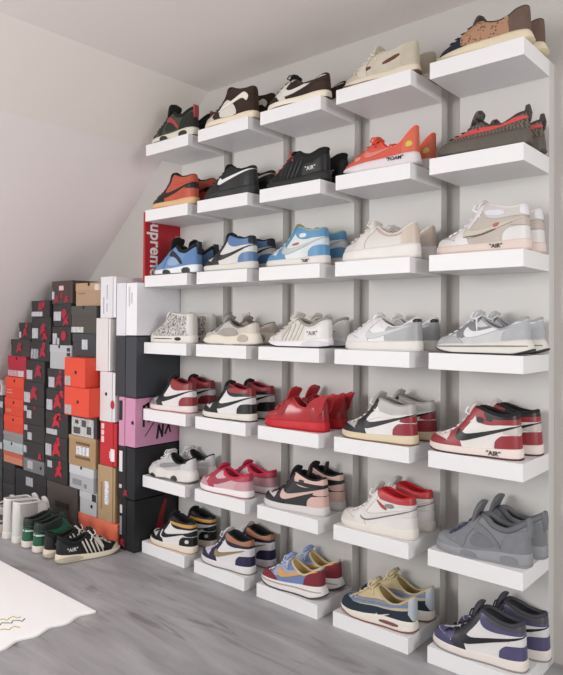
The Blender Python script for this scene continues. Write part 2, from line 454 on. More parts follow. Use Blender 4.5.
LOW_H = [(42, 56), (70, 60), (98, 80), (122, 99), (136, 107), (150, 98), (172, 82), (200, 70), (232, 68), (262, 82), (286, 96)]
HI_H = [(42, 56), (70, 60), (95, 71), (118, 89), (138, 116), (150, 138), (165, 147), (192, 141), (228, 131), (256, 129), (281, 136)]
RUN_H = [(50, 50), (80, 58), (110, 78), (132, 99), (146, 106), (160, 94), (185, 76), (215, 70), (240, 76), (268, 92), (288, 102)]
FLAT = ([0, 15, 45, 250, 285, 300], [9, 5, 0, 0, 0, 2]); ZRUN = ([0, 30, 80, 250, 285, 300], [18, 8, 0, 0, 3, 8])
STY = {
 'hi': dict(H=HI_H, xt0=42, xt1=282, xth=150, wc=29, a1=.9, b1=1.05, zs=([0, 60, 150, 230, 300], [26, 25, 26, 30, 34]), zlo=FLAT, e=(4, 3), tongue=(126, 160, 163), tongue_w=29, laces=(76, 148, 6)),
 'lo': dict(H=LOW_H, xt0=42, xt1=287, xth=138, wc=29, zs=([0, 60, 150, 230, 300], [25, 24, 25, 28, 31]), zlo=FLAT, e=(4, 3), tongue=(112, 142, 126), laces=(72, 136, 5)),
 'run': dict(H=RUN_H, xt0=48, xt1=288, xth=148, wc=28, zs=([0, 60, 150, 230, 300], [26, 26, 30, 36, 42]), zlo=ZRUN, e=(7, 2), tongue=(118, 150, 122), laces=(80, 146, 5)),
}
def style(base, **k):
    d = dict(STY[base]); d.update(k); return d
def lace_strand(up, x1, w1, x2, w2, off=3.0, n=9):
    sp = up.sp; pts = []
    for i in range(n):
        t = i/(n-1); x = x1+(x2-x1)*t; w_ = w1+(w2-w1)*t
        u = math.acos(max(-1, min(1, 1-2*(x-sp['xt0'])/(sp['xt1']-sp['xt0']))))/PI
        v = 1-abs(w_); uu = np.array([u]); vv = np.array([v]); p = up.P(uu, vv)[0]; nn = up.N(uu, vv)[0]
        if v > .93: nn = np.array([nn[0], nn[1]*0.2, nn[2]])
        p = p+nn*off*(1+.35*math.sin(PI*t)); s = 1 if w_ >= 0 else -1
        pts.append((p[0], p[1]*s, p[2]))
    return pts
def make_shoe(kind, st, C, panels, name, extras=()):
    """ st style dict, C colours; returns root Empty at the base centre; toe towards -x """
    root = empty(name)
    inner = root
    up = Upper(st)
    ob = []
    def M(k, d='leather'):
        c = C.get(k)
        if c is None: return None
        if isinstance(c, bpy.types.Material): return c
        return mat(c[0], c[1]) if isinstance(c, tuple) else mat(c, d)
    V, F = up.grid(46, 16)
    upper_o = put('upper', V, F, M('upper'), root)
    e0, e1 = st['e']
    cu = lambda v: ([0, 100, 170, 300], v) if isinstance(v, (list, tuple)) else ([0, 300], [v, v])
    zl = st['zlo']; zh = st['zs']
    so = Sole(up, (zl[0], [z+3 for z in zl[1]]), zh, cu(e0), cu(e1), st.get('wave'))
    V, F = so.mesh(); mid_o = put('midsole', V, F, M('sole', 'rubber'), root)
    ot = Sole(up, zl, (zl[0], [z+st.get('oh', 5) for z in zl[1]]), cu([q+.6 for q in e0] if isinstance(e0, (list, tuple)) else e0+.6), cu([q+.7 for q in e0] if isinstance(e0, (list, tuple)) else e0+.7), None)
    V, F = ot.mesh(44, 2); put('outsole', V, F, M('outsole', 'rubber'), root)
    # collar, lining, insole
    if not st.get('noopen'):
        rp = rim_pts(up, 1.5, -0.5); rr = st.get('collar_r', 4.5)
        V, F = tube(rp, rr, k=8, closed=True); put('collar', V, F, M('collar', 'fabric'), root)
        a = rim_pts(up, 1.0, -1.0); lv = [a]
        zb = 24
        for t in (.35, .7, 1.0):
            q = a.copy(); cx = (st['xth']+st['xt1'])/2+2; q[:, 0] = cx+(q[:, 0]-cx)*(1-.18*t); q[:, 1] *= (1-.12*t); q[:, 2] = a[:, 2]*(1-t)+(zb+10)*t; lv.append(q)
        n = len(a); V = [p for l in lv for p in l]; F = []
        for k in range(3):
            for i in range(n): F.append((k*n+i, k*n+(i+1) % n, (k+1)*n+(i+1) % n, (k+1)*n+i))
        F.append(tuple(range(3*n, 4*n)))
        put('lining', V, F, M('lining', 'fabric'), root)
    # tongue
    if st.get('tongue'):
        xb, xt, zt = st['tongue']; zbs = float(pchip([p[0] for p in st['H']], [p[1] for p in st['H']], xb))
        hw = st.get('tongue_w', 30)+3; bend = st.get('tongue_bend', 6)
        V, F = [], []; nt, nw = 14, 10
        for side in (0, 1):
            for i in range(nt+1):
                t = i/nt; x = xb+(xt-xb)*t; z = zbs-4+(zt-zbs+4)*t
                d = np.array([xt-xb, zt-zbs]); d = d/np.linalg.norm(d); nr = np.array([-d[1], d[0]])
                off = (8 if side == 0 else -8)+bend*math.sin(PI*t*.9)
                edge = math.sqrt(max(.08, 1-(max(0, t-.75)/.25)**2*.92))
                for j in range(nw+1):
                    w_ = -1+2*j/nw; k_ = (off-bend*math.sin(PI*t*.9))*math.sqrt(max(.02, 1-w_*w_*.96))*(math.sqrt(max(.03, 1-(max(0, t-.8)/.2)**2*.95)))+bend*math.sin(PI*t*.9)-8*w_*w_*(1-.4*t)
                    tt = -2.5*(t > .99) * abs(w_)
                    V.append((x+nr[0]*k_+d[0]*tt, w_*hw*edge*(0.8+.2*t), z+nr[1]*k_+d[1]*tt))
        N1 = (nt+1)*(nw+1)
        for i in range(nt):
            for j in range(nw):
                q = (i*(nw+1)+j, i*(nw+1)+j+1, (i+1)*(nw+1)+j+1, (i+1)*(nw+1)+j); F += [q, tuple(N1+k for k in q[::-1])]
        bd = [j for j in range(nw+1)]+[i*(nw+1)+nw for i in range(1, nt+1)]+[nt*(nw+1)+j for j in range(nw-1, -1, -1)]+[i*(nw+1) for i in range(nt-1, 0, -1)]
        for i in range(len(bd)):
            a_, b_ = bd[i], bd[(i+1) % len(bd)]; F.append((a_, b_, N1+b_, N1+a_))
        put('tongue', V, F, M('tongue', 'fabric'), root)
    # panels
    for p in panels:
        nm, poly, ck = p[0], p[1], p[2]; off = p[3] if len(p) > 3 else 1.3
        tgt = so if nm.startswith('sole') or nm in ('air_window', 'heel_cup', 'sole_stripe') else up
        if nm == 'outsole_wrap': tgt = so
        root_ = mid_o if tgt is so else root; m_ = M(ck) if ck in C else (ck if isinstance(ck, bpy.types.Material) else mat(*ck) if isinstance(ck, tuple) else mat(ck))
        o_ = patch(nm, tgt, poly, m_, root_, off, 0 if nm == 'check_mark' and False else 1)
    # laces
    if st.get('laces') and C.get('laces'):
        x1, x2, n = st['laces']; parts = []; w0 = st.get('lace_w', .46)
        xs = [x1+(x2-x1)*i/(n-1) for i in range(n)]
        lr = st.get('lace_r', 2.9)
        parts.append(tube(lace_strand(up, xs[0], -w0, xs[0], w0), lr, .7))
        for i in range(n-1):
            wi = w0*(1-.08*i); wj = w0*(1-.08*(i+1))
            parts.append(tube(lace_strand(up, xs[i], -wi, xs[i+1], wj, 3.5), lr, .7))
            parts.append(tube(lace_strand(up, xs[i], wi, xs[i+1], -wj, 4.5), lr, .7))
        V, F = merge(parts); lace_o = put('laces', V, F, M('laces', 'fabric'), root)
        if st.get('bow'):
            top = np.array(lace_strand(up, xs[-1], -.01, xs[-1], .01)[4]); parts = []
            for s in (1, -1):
                lp = [top+np.array(p) for p in ((0, 0, 3), (-8, s*12, 13), (-17, s*26, 11), (-20, s*34, -3), (-9, s*30, -9), (1, s*15, 0), (0, 0, 4))]
                parts.append(tube(lp, lr, .8))
                tl = st['bow']
                parts.append(tube([top+np.array(p) for p in ((0, 0, 2), (-4, s*12, 2), (-6, s*24, -8), (-2, s*34, -22), (2, s*38, -22-tl))], lr, .8))
            V, F = merge(parts); put('bow', V, F, M('laces', 'fabric'), lace_o)
    # extras: (name, kind, data, colour)
    for ex in extras:
        nm, kd, dt, ck = ex; m_ = M(ck) if ck in C else (mat(*ck) if isinstance(ck, tuple) else mat(ck))
        if kd == 'plate':
            poly, y0, y1 = dt
            plate(nm, [(a*MM, b*MM) for a, b in poly], y0*MM, y1*MM, m_, root, bevel=0.0015)
        elif kd == 'plates2':
            poly, y0, y1 = dt
            for s in (1, -1):
                ys = sorted((y0*s, y1*s)); plate(nm, [(a*MM, b*MM) for a, b in poly], ys[0]*MM, ys[1]*MM, m_, root, bevel=0.0012)
        elif kd == 'tube':
            pts, r = dt; V, F = tube(pts, r, .8, k=8); put(nm, V, F, m_, root)
        elif kd == 'strand':   # strap over the vamp following the surface
            parts = [tube(lace_strand(up, *a, n=13), r, .5) for a, r in dt]; V, F = merge(parts); put(nm, V, F, m_, root)
        elif kd == 'text':
            s_, x, z, size, tilt, where = dt
            tg = so if where == 'sole' else up
            uv = tg.inv(np.array([[x, z]])); p = tg.P(uv[:, 0], uv[:, 1])[0]; nn = tg.N(uv[:, 0], uv[:, 1])[0]
            p = p+nn*2.1; sd = -1 if not nm.endswith('_r') else 1; n_ = Vector((nn[0], sd*nn[1], nn[2])); q = n_.to_track_quat('Z', 'Y')
            # text plane: z axis = normal, x axis toward +x
            zx = n_.normalized(); dv_ = Vector((-sd, 0, math.tan(tilt))); xx = (dv_-zx*dv_.dot(zx)).normalized(); yy = zx.cross(xx)
            R = Matrix((xx, yy, zx)).transposed()
            o_ = text_obj('lettering', s_, size*MM, m_, mid_o if where == 'sole' else upper_o, Vector((p[0], sd*p[1], p[2]))*MM, (0, 0, 0), bold=0.0002)
            o_.rotation_euler = R.to_euler()
    # recentre children: toe at x=0 -> keep (root origin at toe, ground, centre line)
    return root

# ---- panel kits (side view, mm, toe at x=0, ground z=0)
SW_HI = [(113, 92), (103, 66), (105, 50), (122, 44), (150, 53), (205, 76), (290, 112), (292, 117), (210, 90), (158, 75), (134, 71), (122, 78)]
SW_LO = [(112, 72), (100, 54), (103, 40), (122, 36), (155, 44), (210, 62), (284, 86), (286, 90), (212, 73), (158, 60), (134, 56), (120, 62)]
def SW(p, sx=1, sz=1, ox=0, oz=0, cx=180, cz=70):
    return [((x-cx)*sx+cx+ox, (z-cz)*sz+cz+oz) for x, z in p]
TOECAP = [(-20, 10), (-20, 46), (8, 56), (32, 52), (58, 47), (76, 40), (92, 26), (104, 10)]
TOEBOX = [(-4, 52), (5, 80), (40, 95), (90, 105), (88, 76), (82, 60), (76, 42), (58, 49), (32, 54), (8, 58)]
EYE_HI = [(74, 42), (84, 60), (84, 86), (96, 120), (150, 190), (168, 190), (166, 148), (146, 112), (126, 84), (116, 60), (118, 40), (132, 10), (98, 10), (88, 28)]
EYE_LO = [(72, 40), (82, 56), (82, 80), (96, 115), (136, 140), (152, 130), (148, 98), (126, 82), (112, 60), (112, 40), (124, 10), (98, 10), (86, 28)]
HEEL_HI = [(226, 8), (222, 48), (232, 66), (248, 78), (330, 82), (330, 8)]
HEEL_LO = [(230, 8), (226, 44), (238, 58), (255, 66), (330, 68), (330, 8)]
COLL_HI = [(156, 200), (164, 134), (178, 116), (205, 110), (245, 116), (330, 120), (330, 200)]
COLL_LO = [(150, 130), (156, 84), (180, 70), (232, 62), (260, 68), (330, 72), (330, 130)]
HSTRIP = [(246, 82), (252, 96), (262, 108), (330, 118), (330, 84)]
BACKTAB = [(272, 118), (270, 150), (276, 190), (330, 190), (330, 118)]
def aj1(c, hi=True, swoosh=None):
    k = [('toe_cap', TOECAP, c['cap']), ('toe_box', TOEBOX, c['box'], 0.7), ('eyestay', EYE_HI if hi else EYE_LO, c['eye'], 1.8),
         ('heel_counter', HEEL_HI if hi else HEEL_LO, c['heel'], 1.6), ('ankle_panel', COLL_HI if hi else COLL_LO, c['coll'], 1.3)]
    if hi and c.get('strip'): k.append(('heel_strip', HSTRIP, c['strip'], 1.0))
    if hi and c.get('tab'): k.append(('heel_tab', BACKTAB, c['tab'], 2.0))
    if c.get('sw'): k.append(('check_mark', swoosh or (SW_HI if hi else SW_LO), c['sw'], 2.3))
    return k

# ------------------------------------------------------------------ the 35 pairs on the shelves
def hi_pair(cols, C, ex=(), st=None, extra_panels=(), swoosh=None):
    zm = lambda z: z if z <= 34 else 34+(z-34)*.83
    pn = [(p[0], [(a, zm(b)) for a, b in p[1]])+tuple(p[2:]) for p in aj1(cols, True, swoosh)+list(extra_panels)]
    return ('hi', style('hi', **(st or {})), C, pn, 'high_top_sneaker', ex)
def lo_pair(cols, C, ex=(), st=None, extra_panels=(), swoosh=None):
    return ('lo', style('lo', **(st or {})), C, aj1(cols, False, swoosh)+list(extra_panels), 'low_top_sneaker', ex)
AIR = lambda col='#1c1c1c', x=232, z=15, s=17: ('lettering', 'text', ('"AIR"', x, z, s, 0.0, 'sole'), (col, 'print'))
P = {}
S_ = 'suede'
# row 1
AJ4_H = [(46, 58), (72, 63), (98, 80), (122, 104), (142, 128), (162, 126), (192, 106), (228, 100), (258, 112), (285, 130)]
def aj4(C, wing, mesh_, cap, sup, ex=(), **k):
    pn = [('toe_cap', [(-20, 10), (-20, 42), (20, 50), (60, 40), (104, 30), (104, 10)], cap, 1.2),
          ('eyestay', [(84, 60), (90, 84), (104, 112), (140, 160), (156, 150), (150, 120), (130, 86), (112, 60), (108, 34), (84, 30)], sup, 1.6),
          ('side_mesh', [(122, 48), (136, 76), (168, 84), (196, 60), (190, 40), (140, 38)], mesh_, 1.0),
          ('lace_wing', [(128, 84), (140, 112), (176, 92), (206, 62), (214, 44), (200, 44), (168, 78)], wing, 2.6),
          ('heel_counter', [(214, 8), (216, 60), (232, 88), (262, 104), (330, 112), (330, 8)], sup, 1.6),
          ('sole_panel', [(96, 2), (100, 24), (140, 20), (150, 2)], C['sole2'], 1.0), ('sole_panel', [(216, 2), (214, 26), (262, 28), (268, 2)], C['sole2'], 1.0)]
    e = [('pull_tab', 'plate', ([(280, 118), (284, 142), (293, 141), (296, 114), (294, 84), (286, 86)], -13, 13), wing)]
    return ('hi', style('hi', H=AJ4_H, tongue=(120, 154, 172), tongue_w=36, collar_r=9, laces=(78, 142, 6), zs=([0, 60, 150, 230, 300], [24, 24, 28, 36, 40]), **k), C, pn, 'high_top_sneaker', tuple(e)+tuple(ex))
P[1, 1] = aj4(dict(upper=('#4a4c40', S_), sole='#d8d2c4', sole2='#38382f', outsole='#3d3d36', collar='#191a19', lining='#141414', tongue='#20211f', laces='#1b1b1a', sup=('#44463a', S_)), '#b23a44', '#2c2e28', ('#4a4c40', S_), ('#35372f', S_))
BR = ('#4a3228', S_)
P[1, 2] = hi_pair(dict(cap='#d9d0c2', box='#e3dccf', eye=BR, heel=BR, coll=BR, strip=BR, tab=BR, sw='#efeae0'),
   dict(upper=BR, sole='#e6d8c4', outsole='#b8917a', collar=BR, lining='#2a1c18', tongue='#3a2a24', laces='#33251f'),
   swoosh=[(262, 84), (270, 112), (250, 134), (232, 128), (170, 98), (110, 62), (112, 56), (170, 84), (222, 104), (244, 104), (252, 94)],
   extra_panels=[('quarter_panel', [(112, 28), (112, 62), (150, 116), (176, 104), (204, 60), (206, 28)], '#e9e2d6', 0.9)])
P[1, 3] = lo_pair(dict(cap=('#3c2b26', S_), box='#e9e2d8', eye='#e9e2d8', heel=('#4d372e', S_), coll=('#4d372e', S_), sw='#efe9df'),
   dict(upper=('#3c2b26', S_), sole='#e9e0cf', outsole='#4f3a30', collar='#3c2b26', lining='#2a1c18', tongue='#1c1a1a', laces='#19181a'), st=dict(bow=4))
CRM = ('#d9cfba', S_)
P[1, 4] = ('run', style('run', H=[(48, 50), (80, 58), (110, 80), (132, 98), (148, 106), (172, 98), (205, 92), (240, 100), (266, 104), (288, 107)], zs=([0, 60, 150, 230, 300], [22, 22, 24, 28, 32]), wk=1.05, bow=8, tongue=(118, 150, 132)),
   dict(upper=CRM, sole='#ddd3c0', outsole='#7d5d50', collar=CRM, lining='#cfc4ae', tongue=CRM, laces='#e4dccb'),
   [('side_stripe', [(70, 36), (74, 46), (128, 58), (132, 46)], ('#7a3c2e', S_), 1.6), ('side_stripe', [(172, 50), (176, 62), (236, 78), (238, 66)], ('#7a3c2e', S_), 1.6),
    ('toe_cap', TOECAP, ('#d4c9b3', S_)), ('eyestay', EYE_LO, ('#e2dac8', S_), 1.8), ('heel_counter', [(244, 8), (240, 70), (256, 100), (330, 110), (330, 8)], ('#d2c7ae', S_), 1.8)], 'running_shoe', ())
PAT = pattern_mat('brown_print_canvas', '#6b4a3e', '#a98266', 95, 'voronoi', .25, .42)
P[1, 5] = ('run', style('run', zs=([0, 40, 110, 180, 300], [18, 20, 26, 32, 36]), e=([6, 6, 8, 12], 2), H=[(50, 48), (80, 58), (110, 76), (135, 94), (150, 102), (172, 88), (205, 80), (238, 86), (262, 100), (284, 108)], tongue=(118, 150, 122), lace_r=3.0),
   dict(upper=('#232a3f', 'knit'), sole='#ddd0b6', outsole='#cbbd9f', collar='#3f3c3c', lining='#33302f', tongue='#4c4140', laces='#2a2c38'),
   [('quarter_panel', [(96, 20), (90, 66), (110, 120), (150, 140), (160, 100), (240, 88), (276, 80), (282, 20)], PAT, 1.2),
    ('heel_counter', [(244, 20), (236, 84), (262, 130), (330, 140), (330, 20)], ('#6c564d', S_), 1.8), ('side_button', [(226, 78), (226, 88), (236, 90), (238, 80)], ('#e8d9b8', 'metal'), 3.0)], 'running_shoe', ())
# row 2
OR = '#d24a22'
P[2, 1] = hi_pair(dict(cap='#1d1819', box='#231c1d', eye='#1d1819', heel=OR, coll=OR, strip='#1d1819', tab=OR, sw='#201a1b'),
   dict(upper=OR, sole='#d9b183', outsole='#b98654', collar='#1c1819', lining='#1c1819', tongue='#241c1c', laces='#18151a'))
P[2, 2] = hi_pair(dict(cap='#1c1e20', box='#202224', eye='#191b1d', heel='#1f2123', coll='#1b1d1f', sw='#e9e9ea'),
   dict(upper='#1f2123', sole='#222426', outsole='#17191a', collar='#141516', lining='#101112', tongue='#17181a', laces='#141516'),
   st=dict(H=[(46, 56), (72, 62), (98, 80), (126, 104), (144, 122), (164, 128), (195, 116), (230, 106), (258, 108), (282, 116)], xt1=284, tongue=(120, 152, 144), zs=([0, 60, 150, 230, 300], [26, 26, 30, 34, 38])), swoosh=[(122, 96), (110, 72), (112, 58), (126, 58), (150, 70), (205, 92), (286, 116), (288, 121), (208, 104), (158, 90), (138, 82), (130, 84)])
PRE_H = [(52, 48), (80, 56), (105, 74), (128, 96), (142, 108), (158, 104), (185, 90), (212, 84), (238, 90), (262, 104), (284, 112)]
def presto(up_, cage, heel, sole_, outs, laces, txt, lining, mid=None, H=PRE_H, ex=()):
    cg = []
    for i in range(5):
        x = 92+i*17
        cg.append(('cage_rib', [(x-2, 24), (x+3, 24), (x+22+i*4, 74+i*6), (x+15+i*4, 77+i*6)], cage, 2.2))
    return ('run', style('run', H=H, zs=([0, 60, 150, 230, 300], [26, 24, 26, 34, 42]), tongue=(116, 152, 134), tongue_w=32, collar_r=6, bow=6),
      dict(upper=(up_, 'knit'), sole=sole_, outsole=outs, collar=lining, lining=lining, tongue=(up_, 'knit'), laces=laces),
      [('toe_guard', [(-20, 10), (-20, 40), (18, 44), (44, 34), (60, 10)], sole_, 1.6), ('cage', [(86, 40), (104, 78), (136, 118), (150, 110), (122, 74), (104, 44)], cage, 2.0)]+cg +
      [('heel_counter', [(196, 10), (190, 50), (204, 74), (238, 72), (262, 84), (286, 104), (330, 104), (330, 10)], heel, 2.0), ('sole_panel', [(180, 8), (196, 24), (262, 28), (300, 20), (300, 8)], mid or outs, 0.9)],
      'running_shoe', (('lettering', 'text', ('"AIR"', 230, 54, 22, 0.05, 'up'), (txt, 'print')),)+tuple(ex))
P[2, 3] = presto('#1b1c1e', '#25272a', '#1d1e20', '#1b1c1e', '#151617', '#e0503c', '#d8d8d8', '#141516', '#26282b', H=[(52, 50), (80, 60), (105, 82), (128, 108), (144, 124), (166, 126), (195, 112), (225, 106), (250, 112), (268, 120), (284, 124)], ex=(('lace_lock', 'plate', ([(62, 62), (70, 68), (86, 78), (82, 66), (68, 58)], -6, 6), ('#d8d8d0', 'rubber')),))
CO = '#f0563c'
P[2, 4] = ('run', style('run', H=[(50, 46), (80, 56), (110, 74), (132, 94), (146, 102), (162, 88), (185, 72), (215, 70), (242, 80), (266, 104), (290, 132)], xt1=291, tongue=(116, 148, 122), bow=4, zs=([0, 60, 150, 230, 300], [22, 26, 34, 40, 46]), e=([4, 6, 7, 10], 2), lace_r=3.2),
   dict(upper=(CO, 'knit'), sole='#ddd6da', outsole='#c9c4c6', collar=CO, lining='#c93d2a', tongue=(CO, 'knit'), laces='#e8472e'),
   [('check_mark', SW(SW_LO, .8, .8, -10, 2), '#f4866c', 1.6), ('heel_counter', [(246, 20), (250, 90), (272, 140), (330, 160), (330, 20)], '#f2643a', 1.8), ('heel_spot', [(262, 60), (262, 78), (278, 84), (284, 66)], '#e8d43c', 2.6), ('side_panel', [(64, 40), (70, 56), (92, 56), (90, 40)], '#f2a08c', 1.4)],
   'running_shoe', (('lettering', 'text', ('"FOAM"', 226, 28, 19, 0.0, 'sole'), ('#1c1c1c', 'print')),))
Y35 = pattern_mat('striped_knit', '#45403b', '#6b645b', 30, 'wave', .35, .65, (1, 1, 2.4))
P[2, 5] = ('run', style('run', H=[(50, 48), (80, 56), (110, 68), (135, 84), (148, 98), (162, 88), (185, 74), (215, 72), (240, 80), (266, 94), (288, 102)], zs=([0, 60, 150, 230, 300], [30, 40, 46, 50, 52]), e=([3, 5, 6, 6], 1), oh=3, tongue=(112, 146, 136), bow=6, lace_r=3, wave=lambda x, v: 0.9*np.sin(x/2.6)),
   dict(upper=Y35, sole=('#5a544c', 'rubber'), outsole='#4a443e', collar='#3c3833', lining='#2e2b28', tongue=Y35, laces='#2a2826'),
   [('side_stripe', [(66, 48), (96, 60), (140, 72), (200, 72), (290, 92), (290, 78), (200, 60), (130, 56)], '#e8343c', 1.4)],
   'running_shoe', (('heel_loop', 'plate', ([(276, 92), (282, 122), (292, 124), (298, 100), (294, 74), (286, 74)], -7, 7), '#3f3b36'),))
# row 3
UB = '#4f7fb8'
P[3, 1] = aj4(dict(upper=('#6d9bd0', S_), sole='#e3e6ea', sole2='#33373c', outsole='#4d5358', collar='#16181c', lining='#101114', tongue='#15171b', laces='#1c1e22'), '#263445', '#8fb4dc', ('#6d9bd0', S_), ('#5e8fc8', S_),
   ex=(('tongue_badge', 'plate', ([(136, 160), (143, 176), (145, 176), (138, 158)], -14, 14), ('#9aa0a6', 'print')),))
P[3, 2] = hi_pair(dict(cap='#26262b', box='#d9d8d8', eye='#3b3b40', heel=UB, coll=UB, strip='#d9d8d8', tab='#1e2c44', sw='#1d2028'),
   dict(upper='#d9d8d6', sole='#d8d4cc', outsole='#9fa4a8', collar='#16181f', lining='#14161c', tongue='#1a1f2a', laces='#23252b'))
OB = '#4a9bd0'
P[3, 3] = hi_pair(dict(cap=OB, box='#dfe3e6', eye=OB, heel=OB, coll='#4a9bd0', strip='#cfd9df', sw='#b9c3c0'),
   dict(upper='#d8dfe2', sole='#dcd8d2', outsole='#b9b5b0', collar='#9aa38a', lining='#8f9884', tongue='#a9b08f', laces='#d8dee0'),
   ex=(AIR(x=215),), extra_panels=[('ankle_patch', [(184, 118), (182, 138), (214, 138), (214, 120)], '#dfe5e8', 2.0), ('red_tab', [(150, 84), (156, 94), (182, 98), (178, 88)], '#d0453c', 3.2)])
CW = '#dcd6d1'
P[3, 4] = ('lo', style('lo', L=300, zs=([0, 60, 150, 230, 300], [32, 36, 42, 46, 50]), H=[(46, 66), (74, 74), (100, 92), (122, 112), (136, 120), (152, 112), (178, 94), (205, 84), (236, 86), (264, 104), (288, 120)], e=(6, 3), tongue=(112, 142, 136), oh=3, wk=1.04, bow=5),
   dict(upper=CW, sole='#e4e0dd', outsole='#d2cdc9', collar=CW, lining='#8f8478', tongue=CW, laces='#e9e6e2'),
   [('eyestay', EYE_LO, '#e2dcd8', 1.8), ('heel_counter', [(250, 40), (246, 80), (262, 120), (330, 140), (330, 40)], '#e0cdbd', 1.8), ('toe_seam', [(84, 44), (90, 76), (96, 76), (92, 44)], '#cfc8c2', 1.0), ('collar_trim', [(146, 130), (150, 104), (180, 82), (205, 76), (240, 78), (262, 96), (250, 130)], '#d7bfae', 1.9)], 'low_top_sneaker', ())
OWW = '#dcd6d2'
P[3, 5] = hi_pair(dict(cap='#e2ddda', box='#d6cfc8', eye='#e4e1e4', heel='#e3e0de', coll='#cfcac6', strip='#d3c2b8', tab='#e4e4ea', sw='#d9cfbc'),
   dict(upper='#cbbfb4', sole='#dccbc2', outsole='#cbbab0', collar='#d8d3cf', lining='#bdb7b1', tongue='#d6d2cc', laces='#eeeef2'), st=dict(bow=2, lace_r=3.6),
   ex=(AIR(x=206, s=18),), extra_panels=[('ankle_patch', [(172, 124), (168, 146), (226, 142), (232, 122)], '#dedce6', 2.0), ('red_tab', [(196, 80), (196, 92), (212, 98), (212, 84)], '#d5474b', 3.4), ('swoosh_edge', [(104, 48), (150, 50), (205, 73), (198, 76), (150, 56), (108, 53)], '#6a6059', 2.6)])
# row 4
B23 = pattern_mat('monogram_canvas', '#cdc9c5', '#5c5a5a', 240, 'noise', .44, .60, (1, 1, .4))
P[4, 1] = ('hi', style('hi', H=[(42, 52), (70, 56), (98, 72), (120, 96), (138, 122), (158, 134), (195, 130), (230, 126), (262, 126), (280, 130)], xt1=282, xth=138, zs=([0, 60, 150, 230, 300], [34, 32, 32, 34, 36]), tongue=(112, 140, 144), laces=(72, 136, 7), oh=3),
   dict(upper=B23, sole='#dcd8d2', outsole='#cfcac3', collar='#d6d2cb', lining='#c9c5bd', tongue='#dedbd6', laces='#e6e4df'),
   [('toe_cap', [(-20, 10), (-20, 60), (30, 70), (48, 40), (50, 10)], '#dedbd6', 1.4), ('eyestay', [(84, 60), (92, 90), (120, 140), (150, 190), (158, 170), (138, 130), (112, 90), (98, 60)], '#dedbd6', 1.6), ('heel_tab', [(262, 20), (264, 170), (330, 170), (330, 20)], '#d4d0ca', 1.6),
    ('sole_stripe', [(60, 18), (60, 21), (180, 21), (180, 18)], '#2c2b2c', 0.8), ('sole_panel', [(196, 12), (196, 26), (236, 26), (236, 12)], '#2a2a2b', 1.0)], 'high_top_sneaker', ())
P[4, 2] = ('run', style('run', L=302, wk=1.1, H=[(50, 56), (80, 60), (110, 78), (132, 96), (146, 104), (162, 94), (188, 80), (215, 74), (240, 76), (266, 86), (288, 94)], xt1=291, zs=([0, 40, 100, 150, 200, 250, 300], [26, 34, 44, 36, 40, 56, 50]), e=([8, 9, 11, 14], 3), tongue=(116, 150, 124), wave=lambda x, v: 2.5*np.sin(x/22.)*(1-v)),
   dict(upper=('#c2bfbc', 'knit'), sole='#ddd6c8', outsole='#8e8880', collar='#77736e', lining='#55524e', tongue='#a39f9a', laces='#3f3d3b'),
   [('toe_guard', [(-20, 10), (-20, 44), (20, 54), (62, 52), (90, 40), (92, 10)], '#d6cfc2', 1.4), ('side_panel', [(92, 34), (120, 66), (180, 74), (214, 52), (206, 34)], ('#a8a29a', S_), 1.4), ('heel_counter', [(216, 20), (214, 66), (240, 86), (262, 100), (330, 108), (330, 20)], '#d9cdbf', 1.8), ('sole_panel', [(218, 14), (216, 36), (244, 46), (272, 36), (270, 16)], '#c9b9a8', 2.2), ('eyestay', [(84, 60), (96, 84), (128, 130), (150, 130), (146, 106), (116, 72), (96, 50)], '#8f8c89', 1.8)], 'running_shoe',
   (('lace_loop', 'tube', ([(128, -12, 112), (122, -16, 126), (126, -10, 134), (132, -4, 118)], 1.4), '#5b5855'), ('lace_loop', 'tube', ([(140, -12, 118), (150, -16, 134), (158, -10, 138), (154, -4, 120)], 1.4), '#5b5855')))
P[4, 3] = presto('#dedbd6', '#ccc6bb', '#e4e2e0', '#e4e2e3', '#262627', '#e3ddd0', '#1d1d1e', '#97938e', '#d8d8dc')
GY = '#a6a8aa'
P[4, 4] = lo_pair(dict(cap='#e6e5e6', box='#e6e5e6', eye='#e1e1e2', heel=GY, coll='#e4e4e4', sw='#c9cbcd'),
   dict(upper='#e8e7e8', sole='#dedbd7', outsole='#cfcbc5', collar='#d8d8d8', lining='#8c8a88', tongue='#e3e3e4', laces='#e8e8ea'), st=dict(H=[(42, 62), (70, 68), (98, 88), (122, 106), (136, 114), (152, 104), (178, 88), (205, 80), (236, 82), (262, 98), (286, 112)], zs=([0, 60, 150, 230, 300], [30, 30, 32, 34, 36])),
   extra_panels=[('quarter_panel', [(178, 8), (172, 60), (186, 88), (262, 96), (330, 100), (330, 8)], GY, 1.9), ('heel_logo', [(272, 96), (276, 108), (292, 108), (294, 98)], '#2a2b2d', 2.6)], swoosh=SW(SW_LO, .9, .9, -4, 0))
LDG = ('#b9babf', S_)
